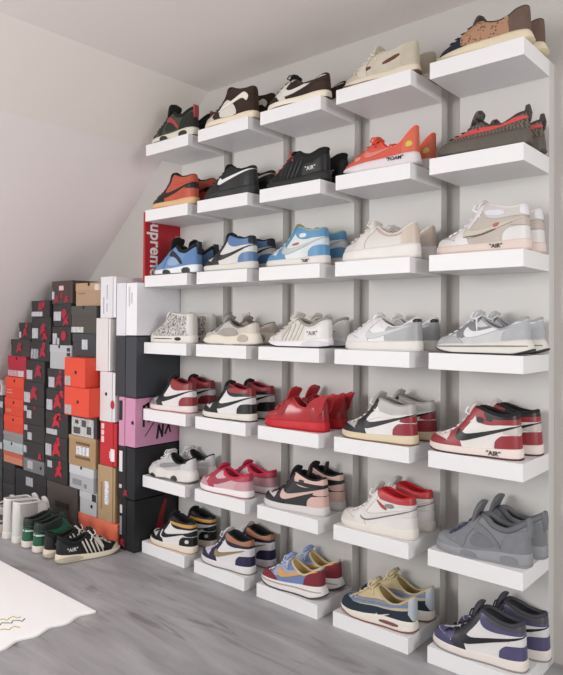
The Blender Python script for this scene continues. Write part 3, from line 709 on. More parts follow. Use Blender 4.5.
def waffle(C, toe, heel, sw, eye, **k):
    return ('run', style('run', H=[(50, 54), (80, 62), (110, 82), (132, 104), (146, 112), (162, 100), (188, 84), (215, 76), (240, 84), (266, 100), (288, 112)], zs=([0, 40, 150, 230, 300], [24, 30, 34, 42, 48]), e=([6, 6, 7, 15], 2), zlo=([0, 30, 80, 250, 285, 300], [18, 6, 0, 0, 8, 18]), tongue=(116, 148, 134), **k), C,
      [('toe_cap', [(-20, 10), (-20, 56), (20, 56), (60, 58), (92, 48), (112, 26), (112, 10)], toe, 1.4), ('eyestay', [(78, 52), (92, 84), (128, 130), (152, 130), (150, 100), (124, 76), (108, 48)], eye, 1.7),
       ('heel_counter', [(222, 10), (222, 62), (240, 84), (262, 100), (330, 106), (330, 10)], heel, 1.8), ('check_mark', SW(SW_LO, .92, .95, 0, 12), sw, 2.6), ('check_mark', SW(SW_LO, .8, .7, 10, 20), eye, 2.2),
       ('sole_stripe', [(8, 19), (8, 23), (296, 30), (296, 26)], C['stripe'], 0.8)], 'running_shoe', ())
P[4, 5] = waffle(dict(upper=('#cfd0d2', 'knit'), sole='#dad7d0', outsole='#2b2a2a', collar='#9ea0a4', lining='#8a8c90', tongue='#c3c4c6', laces='#e2e2e4', stripe='#8a8884'), LDG, ('#b4b6bb', S_), '#e3e4e6', ('#85878c', S_), bow=26, lace_r=3)
# row 5
RD = '#9e1f2e'
P[5, 1] = hi_pair(dict(cap='#8b8a8c', box='#b9b6b6', eye='#3a3a3e', heel=RD, coll='#a3212e', strip='#e0dcdc', tab='#8f1c28', sw='#1c1c1f'),
   dict(upper='#e4e0e0', sole='#ddd2cf', outsole='#a9656a', collar='#7d1f28', lining='#1b1719', tongue='#232022', laces='#1a191b'))
P[5, 2] = hi_pair(dict(cap='#26262a', box='#d7d5d5', eye='#1f2023', heel='#232427', coll='#232427', strip='#d8d6d6', tab='#8f1d28', sw='#1b1c1e'),
   dict(upper='#e6e4e4', sole='#d9d4cc', outsole='#2c2c2d', collar='#8f1d28', lining='#18181a', tongue='#1c1c1e', laces='#17181a'),
   extra_panels=[('ankle_patch', [(168, 150), (176, 132), (230, 128), (280, 136), (284, 160), (230, 156)], '#a3202d', 2.2)])
RR = ('#c41c28', 'patent')
P[5, 3] = ('hi', style('hi', H=[(44, 60), (72, 68), (98, 88), (118, 106), (134, 120), (152, 108), (180, 90), (210, 84), (236, 92), (262, 112), (285, 124)], xth=132, zs=([0, 60, 150, 230, 300], [34, 32, 34, 36, 38]), oh=3, tongue=(106, 146, 160), tongue_w=38, tongue_bend=2, laces=None, wk=1.05),
   dict(upper=RR, sole=('#bd1a26', 'rubber'), outsole='#a51521', collar=RR, lining='#8f121c', tongue=RR),
   [('toe_seam', [(30, 30), (36, 48), (90, 60), (94, 52), (44, 42)], '#d1303a', 1.4), ('eyestay', [(84, 50), (96, 90), (130, 140), (150, 130), (132, 84), (112, 50)], ('#b01722', 'patent'), 1.8), ('heel_counter', [(240, 8), (236, 80), (262, 118), (330, 120), (330, 8)], ('#b51823', 'patent'), 1.6)], 'high_top_sneaker',
   (('heel_wing', 'plates2', ([(214, 60), (218, 92), (236, 112), (262, 126), (300, 142), (316, 138), (300, 108), (290, 76), (262, 50)], 25, 31), RR),
    ('strap', 'strand', [((96, -.55, 96, .55), 9), ((118, -.5, 118, .5), 9)], ('#b81a26', 'patent')),
    ('buckle', 'plate', ([(78, 72), (84, 88), (104, 100), (102, 84), (92, 74)], -9, 9), ('#d7a8a0', 'metal'))))
P[5, 4] = hi_pair(dict(cap='#2d2e36', box='#b8b8ba', eye='#34353d', heel='#a31c30', coll='#b9b6b3', strip='#a31c30', sw='#17181c'),
   dict(upper='#e9e7e7', sole='#d6c8aa', outsole='#7d5648', collar='#97948f', lining='#8a8782', tongue='#a5a39e', laces='#e6e2da'), st=dict(bow=3, tongue=(126, 163, 170), tongue_w=30),
   extra_panels=[('quarter_fold', [(120, 76), (140, 108), (162, 124), (210, 108), (272, 112), (268, 104), (210, 96), (166, 96), (138, 80)], '#e4e2df', 2.2)])
CH = '#a8202f'
P[5, 5] = hi_pair(dict(cap=CH, box='#e6ded6', eye='#b02838', heel=CH, coll=CH, strip='#d9cfc6', sw='#1f2422'),
   dict(upper='#e8e4df', sole='#e2d6cf', outsole='#4a2226', collar='#1b1a1b', lining='#2a2526', tongue='#cfc5bf', laces='#e9dfe2'), st=dict(bow=10, lace_r=3.4, collar_r=6),
   ex=(AIR(x=222, s=20), ), extra_panels=[('ankle_patch', [(168, 140), (168, 118), (186, 116), (192, 132)], '#23262b', 2.2), ('ankle_patch', [(196, 128), (200, 142), (218, 136), (214, 122)], '#23262b', 2.2), ('collar_band', [(190, 146), (200, 134), (250, 134), (330, 142), (330, 180), (190, 170)], '#26211f', 2.0)])
# row 6
P[6, 1] = ('run', style('run', L=300, wk=1.14, H=[(50, 62), (80, 70), (108, 90), (130, 108), (144, 116), (160, 106), (186, 90), (212, 82), (240, 84), (266, 98), (290, 112)], xt1=290, zs=([0, 40, 100, 150, 200, 250, 300], [42, 44, 50, 44, 50, 58, 58]), e=([10, 10, 10, 14], 3), zlo=([0, 25, 80, 120, 150, 210, 280, 300], [16, 6, 0, 4, 6, 0, 4, 14]), tongue=(116, 148, 132), wave=lambda x, v: 3.2*np.sin(x/11.)*np.sin(PI*v), bow=4, oh=6),
   dict(upper=('#c3c1c3', 'knit'), sole='#d6d3ce', outsole='#6b6966', collar='#1b1b1c', lining='#141415', tongue='#c9c7c8', laces='#e2e2e2'),
   [('side_panel', [(96, 52), (104, 70), (200, 84), (262, 92), (262, 80), (200, 68), (140, 54)], '#8e8d90', 1.6), ('toe_cap', [(-20, 20), (-20, 64), (24, 72), (66, 66), (84, 40), (84, 20)], '#dcdad9', 1.6), ('heel_counter', [(232, 30), (234, 90), (262, 120), (330, 130), (330, 30)], '#cfcdd0', 1.8), ('heel_logo', [(250, 84), (250, 106), (268, 112), (268, 88)], '#4b4b50', 2.6), ('sole_panel', [(34, 4), (40, 18), (80, 16), (84, 4)], '#3c3c3b', 2.5), ('sole_panel', [(176, 6), (184, 26), (218, 24), (226, 6)], '#3c3c3b', 3.0)], 'running_shoe', ())
PK, PK2 = '#b52a4b', '#dca0ac'
P[6, 2] = lo_pair(dict(cap=PK2, box='#e0b6be', eye='#c22848', heel=PK2, coll='#c8324f', sw=PK),
   dict(upper='#e2b2bb', sole='#e8e2e2', outsole='#9c6670', collar='#c22848', lining='#8c2038', tongue='#b52a4b', laces='#c9304c'), st=dict(H=[(42, 54), (70, 58), (98, 74), (122, 92), (138, 102), (156, 94), (182, 80), (212, 74), (240, 78), (264, 88), (286, 96)], collar_r=6, tongue=(112, 140, 120)), swoosh=SW(SW_LO, 1, 1.15, 0, 6))
PC = '#e8bdb0'
P[6, 3] = hi_pair(dict(cap='#23252b', box='#cfc6c6', eye='#22242a', heel=PC, coll=PC, strip=PC, sw=PC),
   dict(upper='#2a2c33', sole='#cfcccb', outsole='#b9b4b2', collar='#16171a', lining='#121315', tongue='#141518', laces='#1b1d22'),
   extra_panels=[('ankle_band', [(160, 124), (166, 134), (330, 128), (330, 118), (230, 112)], '#1b1c20', 2.2), ('ankle_logo', [(184, 132), (186, 144), (210, 142), (206, 130)], '#3c3836', 2.4)],
   st=dict(tongue=(126, 160, 170), tongue_w=29), ex=(('heel_pull', 'plate', ([(196, 128), (204, 152), (212, 176), (219, 174), (216, 150), (210, 128)], -7, 7), '#1a1b1e'),))
P[6, 4] = hi_pair(dict(cap='#dcd7d3', box='#e0dcd8', eye='#e2dfdc', heel='#e4e1de', coll='#dedad6', strip='#e0dcd9', sw='#dcd9d7'),
   dict(upper='#e6e3e0', sole='#ded8d0', outsole='#cfc8bf', collar='#c01f2a', lining='#b31c28', tongue='#b9b6b2', laces='#e8e5e2'),
   extra_panels=[('collar_band', [(156, 190), (166, 138), (200, 130), (250, 126), (330, 132), (330, 190)], '#c7222d', 2.0), ('red_edge', [(160, 130), (166, 130), (200, 100), (196, 94), (176, 106)], '#c7222d', 2.4), ('ankle_logo', [(186, 104), (196, 122), (228, 122), (224, 106)], '#8d8988', 2.4),
     ('swoosh_edge', [(100, 60), (104, 46), (122, 40), (150, 49), (205, 72), (290, 108), (288, 112), (205, 77), (150, 54), (122, 46), (108, 52)], '#77726f', 2.6)], st=dict(bow=2, tongue=(124, 158, 170), tongue_w=29))
GS = ('#83858a', S_)
P[6, 5] = aj4(dict(upper=GS, sole=('#8d8f93', 'rubber'), sole2=('#7c7e83', 'rubber'), outsole='#85878b', collar=('#6c6e72', S_), lining=('#5b5d61', S_), tongue=('#6f7175', S_), laces='#3b4160'), ('#7a7c81', S_), ('#76787d', S_), ('#8d9096', S_), ('#7f8186', S_), wk=1.06)
# row 7
P[7, 1] = hi_pair(dict(cap='#1f2022', box='#c9c8c2', eye='#222326', heel='#1c1d20', coll='#202124', strip='#202124', sw='#e8e8e8'),
   dict(upper='#e6e6e6', sole='#ddd4c6', outsole='#b98f6f', collar='#17181a', lining='#141416', tongue='#1a1b1d', laces='#19191b'),
   extra_panels=[('collar_band', [(158, 146), (164, 134), (200, 126), (330, 130), (330, 146), (200, 142)], '#e0a42c', 2.2), ('heel_logo', [(258, 46), (258, 64), (276, 66), (276, 48)], '#d9d9d9', 2.4), ('check_outline', SW(SW_HI, .92, .8, 3, 0), '#1f2022', 3.0)])
PU = '#38305c'
P[7, 2] = hi_pair(dict(cap='#37305a', box='#c9c6cf', eye='#37305a', heel=PU, coll='#2a2648', strip='#d5d2d6', sw='#a08a58'),
   dict(upper='#e3e0e2', sole='#d6d4d6', outsole='#7b6f66', collar='#1b1a1e', lining='#17161a', tongue='#c7c4c6', laces='#d6d4d8'),
   extra_panels=[('collar_band', [(158, 190), (166, 140), (200, 132), (260, 130), (330, 132), (330, 190)], '#b8764a', 2.2)], st=dict(bow=2), swoosh=SW(SW_HI, .85, .9, -6, -2))
P[7, 3] = waffle(dict(upper=('#6f8ac2', 'knit'), sole='#dad5d2', outsole='#2e2c2d', collar='#c8b48c', lining='#b59a60', tongue='#8fa3cf', laces='#c7c9d4', stripe='#a9a4a2'), ('#8c2231', S_), ('#8c2231', S_), '#e8a63a', ('#a7afc6', S_), bow=6)
P[7, 4] = ('run', style('run', wk=1.04, H=[(50, 58), (80, 68), (110, 92), (132, 110), (146, 118), (162, 106), (188, 88), (215, 80), (240, 84), (266, 100), (290, 116)], xt1=290, zs=([0, 40, 110, 180, 300], [22, 22, 28, 36, 38]), e=([5, 5, 6, 6], 2), tongue=(116, 150, 140), tongue_w=27, lace_r=2.6, bow=3),
   dict(upper=('#d6c193', S_), sole='#dcd6cb', outsole='#7c4a44', collar=('#d0bb8c', S_), lining='#8e7a4e', tongue=('#d9c79c', S_), laces='#d8c8a0'),
   [('lower_wrap', [(-20, 10), (-20, 50), (40, 56), (90, 52), (150, 60), (200, 58), (250, 66), (330, 84), (330, 10)], ('#2c3e52', S_), 1.4),
    ('toe_guard', [(-20, 10), (-20, 66), (10, 72), (40, 66), (64, 52), (110, 40), (110, 34), (60, 44), (36, 10)], ('#31465c', S_), 1.2),
    ('side_band', [(24, 56), (40, 66), (92, 64), (150, 74), (200, 74), (250, 86), (330, 100), (330, 92), (250, 78), (200, 66), (150, 66), (92, 57), (44, 56)], ('#6f8fc0', S_), 2.0),
    ('side_band', [(40, 68), (60, 76), (92, 74), (150, 84), (200, 84), (250, 96), (330, 110), (330, 102), (250, 89), (200, 77), (150, 77), (92, 67), (56, 66)], ('#8c8a92', S_), 1.7),
    ('check_mark', SW(SW_LO, .28, .4, 10, -24, cx=170, cz=60), '#e6e2da', 2.4), ('heel_tab', [(276, 40), (276, 130), (330, 130), (330, 40)], '#b9c0c8', 2.6),
    ('air_window', [(176, 14), (176, 24), (246, 24), (246, 14)], '#8a4a44', 1.4)], 'running_shoe', (('pull_loop', 'tube', ([(146, -8, 132), (146, -10, 146), (156, 0, 150), (158, 8, 136)], 1.8), '#8c8670'),))
CP = '#4b4577'
P[7, 5] = hi_pair(dict(cap='#4b4878', box='#5a5788', eye='#3a3a44', heel='#55507e', coll='#55507c', strip='#e2dfe0', sw='#2b2b30'),
   dict(upper='#e4e1e1', sole='#ddd6cf', outsole='#8b8488', collar='#3d3d44', lining='#36363c', tongue='#45444c', laces='#212126'), st=dict(bow=2, lace_r=3, collar_r=6.5, tongue=(126, 160, 170)),
   extra_panels=[('collar_band', [(176, 180), (186, 138), (250, 128), (330, 132), (330, 190)], '#4a4850', 2.0)])
DESC = {
(1,1): ('olive and black mid-top sneaker with maroon straps', 'sneaker'), (1,2): ('dark brown high-top sneaker with a big cream check mark', 'sneaker'),
(1,3): ('brown and cream low-top sneaker with black laces', 'sneaker'), (1,4): ('cream suede chunky sneaker with two reddish-brown bars', 'sneaker'),
(1,5): ('navy and brown patterned runner on thick cream sole', 'sneaker'),
(2,1): ('orange high-top sneaker with black toe and tan sole', 'sneaker'), (2,2): ('all-black sneaker with white check mark', 'sneaker'),
(2,3): ('black sneaker with white AIR lettering and coral laces', 'sneaker'), (2,4): ('coral orange running shoe lettered FOAM on its sole', 'sneaker'),
(2,5): ('grey-brown ribbed knit runner with bright red side stripe', 'sneaker'),
(3,1): ('light blue suede sneaker with black collar', 'sneaker'), (3,2): ('blue, white and grey high-top sneaker with dark check mark', 'sneaker'),
(3,3): ('sky blue high-top sneaker with greenish tongue', 'sneaker'), (3,4): ('off-white low-top leather sneaker with thick smooth sole', 'sneaker'),
(3,5): ('off-white high-top sneaker with a small red tab', 'sneaker'),
(4,1): ('white high-top sneaker with black monogram canvas', 'sneaker'), (4,2): ('pale grey and cream bulky runner with wavy sole', 'sneaker'),
(4,3): ('white runner with black AIR lettering on its heel', 'sneaker'), (4,4): ('white low-top leather sneaker with grey rear half', 'sneaker'),
(4,5): ('light grey runner with hanging laces and black heel sole', 'sneaker'),
(5,1): ('white and dark red high-top sneaker with grey toe', 'sneaker'), (5,2): ('black and white high-top sneaker with red collar', 'sneaker'),
(5,3): ('glossy all-red sneaker with heel wings', 'sneaker'), (5,4): ('high-top sneaker with black toe, grey collar and red heel', 'sneaker'),
(5,5): ('red and white high-top sneaker lettered AIR on its sole', 'sneaker'),
(6,1): ('light grey chunky sneaker with black lining', 'sneaker'), (6,2): ('pink low-top sneaker with crimson check mark', 'sneaker'),
(6,3): ('black and pale pink high-top sneaker', 'sneaker'), (6,4): ('white high-top sneaker with red collar and grey outlines', 'sneaker'),
(6,5): ('plain grey suede sneaker with dark blue laces', 'sneaker'),
(7,1): ('black and white high-top sneaker with yellow collar band', 'sneaker'), (7,2): ('purple and white high-top sneaker with copper collar', 'sneaker'),
(7,3): ('blue and burgundy runner with yellow check mark', 'sneaker'), (7,4): ('tan corduroy runner with navy wraparound bands', 'sneaker'),
(7,5): ('purple and white high-top sneaker with dark laces', 'sneaker')}
# x of the toe within the shelf (m), yaw (deg), y of the near shoe, dx and dyaw of the far one
PLACE = {k: (0.006, 0, 0.056, 0.004, 0) for k in DESC}
for k, v in {(1,1): (0.0, 0, .06, -.01, 0), (3,1): (.03, 0, .062, -.01, 0), (4,2): (.01, 3, .07, -.0, 0), (4,3): (.02, 0, .06, 0, 0), (4,4): (.02, 0, .06, .005, 0),
             (5,5): (-.016, 0, .062, .02, 0), (5,4): (.008, -3, .066, .008, -2), (6,5): (.008, 4, .066, .01, 3), (6,2): (-.004, -2, .06, .03, -2), (6,3): (0.002, 6, .062, 0.002, 4),
             (7,1): (.018, 0, .06, .006, 0), (7,3): (-.01, 3, .064, .0, 3), (7,5): (-.002, 2, .062, .03, 2), (7,2): (.006, 0, .06, .012, 0)}.items(): PLACE[k] = v
for (r, c), (what, cat) in sorted(DESC.items()):
    x, z = X0[c-1], ZT[r-1]
    sh = box('wall_shelf', (0, W_, 0, YP-0.0005, -T_, 0), WHITE, bevel=0.0015); sh.location = (x, 0, z)
    tag(sh, 'white wall shelf under the %s pair' % what, 'shelf', 'white wall shelves')
    kind, st, C, pn, nm, ex = P[r, c]
    st = dict(st); st['L'] = st.get('L', 296.)
    root = make_shoe(kind, st, C, pn, nm, ex)
    px, yaw, py, dx, dyaw = PLACE[r, c]
    py = 0.0546
    root.location = (x+px, py, z+0.0003); root.rotation_euler = (0, 0, math.radians(max(-2, min(2, yaw*.5))))
    tag(root, '%s, nearer shoe of its pair' % what, 'sneaker', None)
    far = copy_tree(root); far.location = (x+px+dx, YP-0.0546, z+0.0003)
    far.rotation_euler = (0, 0, 0)
    tag(far, '%s, rear shoe of its pair' % what, 'sneaker')

# ------------------------------------------------------------------ red box with lettering on the third shelf
RB = mat('#b01c28', 'board')
rb = box('gift_box', (-0.4405, -0.4262, 0.002, YP-0.002, 1.2640, 1.595), RB, bevel=0.003)
tag(rb, 'flat red box with white sideways lettering, upright beside light blue sneakers', 'box')
t = text_obj('lettering', 'Supreme', 0.1, mat('#efe9ea', 'print'), rb, (0, 0, 0), (0, 0, 0), bold=0.0022)
bx = [v.co for v in t.data.vertices]; wx = max(v.x for v in bx)-min(v.x for v in bx); mxc = (max(v.x for v in bx)+min(v.x for v in bx))/2
for v in t.data.vertices: v.co.x = (v.co.x-mxc)*0.285/wx; v.co.y *= 0.92
t.matrix_local = Matrix.Translation((-0.4257, 0.062, 1.4385)) @ Matrix(((0, 0, 1), (0, 1, 0), (-1, 0, 0))).to_4x4()

# ================================================================== BOXES
def jump(name, cx, cz, s, m, parent, y):          # the red leaping figure printed on box ends
    s *= 1.15
    pts = [(-.22, 1.0), (.25, 1.05), (.18, .75), (.55, .95), (.95, .75), (.9, .6), (.6, .5), (.5, .3), (.55, .1), (.9, -.15), (1.0, -.7), (.85, -.8), (.55, -.6), (.05, -.5), (-.35, -.65), (-.8, -1), (-1, -.85), (-.75, -.25), (-.55, .05), (-.5, .35), (-.75, .2), (-.85, .3), (-.3, .75)]
    plate(name, [(cx+a*s, cz+b*s) for a, b in pts], y-0.0008, y+0.0004, m, parent)
def blob(name, cx, cz, s, m, parent, y, k=12, ax=1.0):
    plate(name, [(cx+math.cos(2*PI*i/k)*s*ax, cz+math.sin(2*PI*i/k)*s) for i in range(k)], y-0.0008, y+0.0004, m, parent)
def shoe_box(X, Z, w_, h_, body, lid, label, yf=-0.04, d=0.30, yaw=0, lidfrac=.3, stickers=(), red=None, hole=None, upright=False, marks=(), fin='board'):
    """ front-left-bottom corner at (X, yf, Z); sticker (u,v,w,h,colour) as fractions of the end face """
    root = empty('shoe_box', (X, yf, Z), math.radians(yaw), label, 'shoe box', 'stacked shoe boxes')
    g = 0.0018
    if not upright:
        hl = h_*lidfrac
        box('body', (g, w_-g, g, d-g, 0, h_-hl+0.004), mat(body, fin), root, 0.0008)
        box('lid', (0, w_, 0, d, h_-hl, h_-0.0006), mat(lid, fin), root, 0.0012)
    else:
        wl = w_*lidfrac
        box('lid', (0, wl, 0, d, 0, h_-0.0006), mat(lid, fin), root, 0.0012)
        box('body', (wl+0.003, w_, g, d-g, 0.002, h_-0.003), mat(body, fin), root, 0.0012)
    front_o = [c_ for c_ in root.children if c_.name.startswith('body' if not upright or lidfrac < .6 else 'lid')][0]
    for (u, v, sw_, sh_, c) in stickers:
        st = box('sticker', (u*w_, (u+sw_)*w_, -0.0008, 0.0022, v*h_, (v+sh_)*h_), mat(c, 'print'), front_o)
        if sw_*w_ > .03 and sh_*h_ > .025 and int(c[1:3], 16) > 90:
            st.data.materials[0] = pattern_mat('printed_'+c.strip('#'), c, '#b0b0b4', 60, 'wave', .6, .8, (.15, .15, 1)); 0 and boxes('print_lines', [((u+sw_*.12)*w_, (u+sw_*(.85-.2*(i % 2)))*w_, -0.0012, -0.0006, (v+sh_*(.2+i*.25))*h_, (v+sh_*(.28+i*.25))*h_) for i in range(3)], mat('#77777a', 'print'), st)
    if red:
        for (u, v, s, kd) in red:
            s = min(s, h_*.42); cz_ = min(max(v*h_, s*1.22), h_-s*1.22)
            (jump if kd else blob)('printed_logo', u*w_, cz_, s, mat('#a3243a' if kd < 2 else '#c12236', 'print'), root, -0.0004)
    if hole: blob('finger_hole', hole[0]*w_, hole[1]*h_, .009, mat('#131313', 'print'), root, -0.0003)
    for mk in marks:
        nm, bs, c = mk
        for a, b, e, f in bs: box(nm.replace('lines', 'line'), (a*w_, b*w_, -0.0012, 0.001, e*h_, f*h_), mat(c, 'print'), root)
    return root
WH = '#e8e6ea'; DK = '#302e2f'; DKG = '#3c3f43'
# column next to the shelves
a = -0.566
b1 = shoe_box(-0.545, 0.0, 0.112, 0.243, '#17181c', '#17181c', 'tall black shoe box on the floor at the end of the bottom left shelf', lidfrac=.45, upright=True, stickers=[(.02, .70, .16, .16, '#c9c9cc'), (.02, .28, .14, .36, '#8b8d92')], red=[(.16, .12, .018, 1)])
plate('printed_figure', [(.05, .02), (.055, .0), (.11, .10), (.13, .16), (.16, .22), (.175, .215), (.15, .12), (.19, .02), (.18, .01), (.135, .08), (.10, .05)], -0.0004, 0.0008, mat('#8f1f26', 'print'), b1).location = (0, 0, 0)
fig = [c for c in b1.children if c.name.startswith('printed_figure')][0]
fig.rotation_euler = (0, 0, PI/2); fig.location = (0.1125, 0.02, 0.0)
shoe_box(-0.557, 0.2435, 0.124, 0.244, '#191a1f', '#1b1c21', 'black shoe box standing directly under the pink one', lidfrac=.45, upright=True, stickers=[(.04, .50, .2, .40, '#dcdce0'), (.05, .18, .16, .07, '#c9c9cc')], red=[(.45, .1, .014, 1)])
b3 = shoe_box(-0.558, 0.488, 0.125, 0.232, '#c98fae', '#c98fae', 'pink shoe box with black scribbled lettering on its long side', lidfrac=.35, upright=True, marks=[('black_label', [(.02, .22, .52, .92)], '#1d1c20')], hole=(.85, .5))
sc = []
random.seed(3)
for (y0, z0, y1, z1, wd) in [(.05, .10, .05, .19, .008), (.05, .19, .075, .20, .007), (.075, .20, .08, .12, .008), (.095, .20, .10, .13, .006), (.095, .20, .13, .19, .007), (.12, .20, .14, .15, .006), (.06, .05, .11, .11, .003), (.13, .035, .14, .09, .008), (.14, .09, .16, .04, .007), (.16, .04, .165, .09, .008), (.18, .05, .20, .09, .007), (.20, .09, .21, .055, .006), (.15, .16, .20, .19, .006), (.2, .19, .235, .14, .006)]:
    wd *= 1.6
    d = Vector((y1-y0, z1-z0)).normalized()*wd*.5; n_ = Vector((-d.y, d.x))
    q = [(y0-d.x+n_.x, z0-d.y+n_.y), (y0-d.x-n_.x, z0-d.y-n_.y), (y1+d.x-n_.x, z1+d.y-n_.y), (y1+d.x+n_.x, z1+d.y+n_.y)]
    sc.append(([(0.1252, y, z) for y, z in q]+[(0.1246, y, z) for y, z in q], [(0, 1, 2, 3), (4, 5, 6, 7), (0, 1, 5, 4), (1, 2, 6, 5), (2, 3, 7, 6), (3, 0, 4, 7)]))
V, F = merge(sc); mesh_obj('scribble', V, F, mat('#19171a', 'print'), b3).location.x = 0.0004
shoe_box(-0.592, 0.7205, 0.162, 0.290, '#3c3f45', '#34363b', 'large charcoal box standing between the pink box and white box', lidfrac=.47, upright=True)
shoe_box(-0.587, 1.011, 0.157, 0.252, '#e9e8ec', '#dddce1', 'large white box with lid standing on the charcoal box', lidfrac=.46, upright=True, marks=[('print_lines', [(.62, .66, .55, .92), (.74, .78, .6, .8)], '#c9c8d0')])
# second column
shoe_box(-0.900, 0.0, 0.335, 0.104, '#e8765a', '#ea7c60', 'wide coral orange shoe box on the floor behind the black runners', d=.29, lidfrac=.35)
shoe_box(-0.728, 0.1045, 0.135, 0.268, '#a98e6c', '#af9472', 'brown cardboard box standing upright with a long white sticker', lidfrac=.86, upright=True, yaw=2, d=.285, stickers=[(.40, .30, .26, .42, '#dfe0e6')], marks=[('print_lines', [(.2, .26, .2, .7)], '#8a6f4f')])
shoe_box(-0.712, 0.376, 0.134, 0.212, '#b4222c', '#bf2530', 'bright red shoe box with sideways white print and white curve', lidfrac=.78, upright=True, marks=[('print_lines', [(.08, .24, .52, .66), (.08, .24, .69, .80), (.08, .24, .83, .95)], '#e3cfd0'), ('white_curve', [(.66, .9, .12, .40), (.6, .68, .18, .34)], '#e8e2e2')])
b = shoe_box(-0.719, 0.589, 0.125, 0.243, '#dedbdc', '#dad7d9', 'white shoe box with a red disc, above the bright red box', lidfrac=.8, upright=True, hole=(.42, .55))
blob('red_disc', .106, .085, .021, mat('#b5243a', 'print'), b, -0.0006, 20, .7)
shoe_box(-0.757, 0.8330, 0.118, 0.262, '#e4e0de', '#dcd8d6', 'tall blank white box left of the charcoal box', lidfrac=.86, upright=True)
shoe_box(-0.722, 1.0955, 0.126, 0.203, '#e4e3e6', '#dddce0', 'topmost tall white box with faint print on its spine', lidfrac=.8, upright=True, marks=[('print_lines', [(.2, .24, .1, .5), (.42, .46, .45, .8), (.42, .46, .15, .35)], '#9a9aa2')])
# third column
shoe_box(-0.890, 0.1045, 0.150, 0.112, '#b9bbbd', '#c3c5c7', 'light grey shoe box behind the cardboard one, on the coral box', d=.285, hole=(.72, .42), stickers=[(.74, .66, .24, .32, '#2a2a2c')])
shoe_box(-0.990, 0.2170, 0.222, 0.119, '#b3b5b9', '#cbcdd0', 'light grey shoe box directly under the brown kraft box', lidfrac=.38, hole=(.5, .94), marks=[('printed_check', [(.15, .5, .18, .42), (.62, .72, .12, .3)], '#8e9094')])
shoe_box(-1.000, 0.3365, 0.238, 0.152, '#a98b68', '#b2946f', 'brown kraft shoe box with a white oval label', lidfrac=.12, yaw=1.5, d=.285, marks=[('print_lines', [(.28, .78, .72, .80), (.26, .8, .24, .32)], '#6f563c')], stickers=[(.30, .38, .46, .28, '#e2e2ea')])
shoe_box(-0.975, 0.4890, 0.230, 0.114, '#3a3638', '#7b2a32', 'shoe box with black and white photo print under the orange boxes', lidfrac=.14, stickers=[(.02, .02, .86, .80, '#c9c9c8')], marks=[('photo_print', [(.1, .36, .1, .4), (.42, .6, .45, .75), (.62, .8, .15, .5), (.15, .3, .55, .72)], '#4c4a48')])
shoe_box(-0.945, 0.6040, 0.222, 0.143, '#d8432f', '#dd4a34', 'orange-red shoe box, lower of the two beside the white boxes', lidfrac=.96, yf=-0.10, d=.285, hole=(.56, .50), stickers=[(.03, .04, .27, .32, '#a8a29e')])
shoe_box(-0.947, 0.7480, 0.187, 0.147, '#d8432f', '#dd4a34', 'orange-red shoe box, upper of the two beside the white boxes', lidfrac=.96, yf=-0.10, d=.285, hole=(.56, .50), stickers=[(.03, .04, .27, .32, '#a8a29e')])
shoe_box(-0.975, 0.8960, 0.212, 0.120, DKG, '#3d4045', 'charcoal grey shoe box with a square white sticker', stickers=[(.42, .32, .24, .42, '#c9ccd0')], lidfrac=.35)
shoe_box(-0.990, 1.0170, 0.231, 0.140, '#4a4843', '#4d4b46', 'plain olive-grey shoe box under the tan one', lidfrac=.3, stickers=[(.02, .03, .48, .20, '#c9cac6')], hole=(.5, .95))
shoe_box(-0.950, 1.1575, 0.220, 0.118, '#a98c70', '#b09276', 'tan kraft shoe box topmost beside the tall white box', lidfrac=.34, yaw=4, d=.28, stickers=[(.70, .66, .22, .26, '#d8c7b8')], hole=(.5, .93), marks=[('print_lines', [(.1, .35, .52, .56)], '#8b7056')])
# fourth column
W1 = '#bfbfc4'
shoe_box(-1.214, 0.0, 0.302, 0.2160, '#4a4441', '#4e4744', 'large dull brown-grey shoe box on the floor behind the green sneakers', lidfrac=.18, d=.285, marks=[('dark_label', [(.3, .72, .42, .56)], '#2c2827')])
def jb(X, Z, w_, h_, label, st=(), red=((.62, .55, .026, 1),), lidc=DK, body=DK, **k):
    return shoe_box(X, Z, w_, h_, body, lidc, label, stickers=st, red=red, lidfrac=.33, **k)
R2 = ((.66, .45, .028, 1), (.72, .93, .013, 0))
jb(-1.236, 0.2170, 0.226, 0.1185, 'black shoe box with bright red figure, resting on the large brown-grey box', [(.12, .60, .2, .3, W1)], ((.62, .5, .030, 2), (.66, .92, .014, 2)))
jb(-1.238, 0.3360, 0.222, 0.124, 'black shoe box with tall white sticker beside the brown kraft box', [(.03, .12, .26, .50, W1)], ((.52, .45, .036, 2), (.6, .92, .016, 2)))
jb(-1.236, 0.4605, 0.226, 0.130, 'black shoe box with a wide low white sticker, left of the photo print box', [(.05, .06, .48, .22, W1)], ((.48, .62, .032, 2), (.6, .95, .02, 2)))
jb(-1.230, 0.5910, 0.205, 0.121, 'black shoe box with square sticker left of the lower orange-red box', [(.02, .06, .28, .46, W1)], ((.56, .45, .034, 2), (.74, .9, .02, 2)))
jb(-1.222, 0.7125, 0.190, 0.110, 'black shoe box with square sticker under the pale grey box', [(.08, .08, .3, .5, W1)], ((.62, .42, .030, 1), (.7, .9, .012, 0)))
shoe_box(-1.200, 0.8230, 0.215, 0.128, '#b4b7ba', '#b9bcbf', 'pale blue-grey shoe box in the middle of the black stacks', hole=(.45, .93), lidfrac=.3, marks=[('print_lines', [(.8, .95, .55, .7), (.8, .95, .75, .9)], '#3b3d42')])
jb(-1.175, 0.9515, 0.182, 0.099, 'black shoe box with long white sticker resting on the pale grey box', [(.03, .02, .22, .6, W1), (.2, .02, .18, .35, W1)], ((.62, .5, .026, 0),))
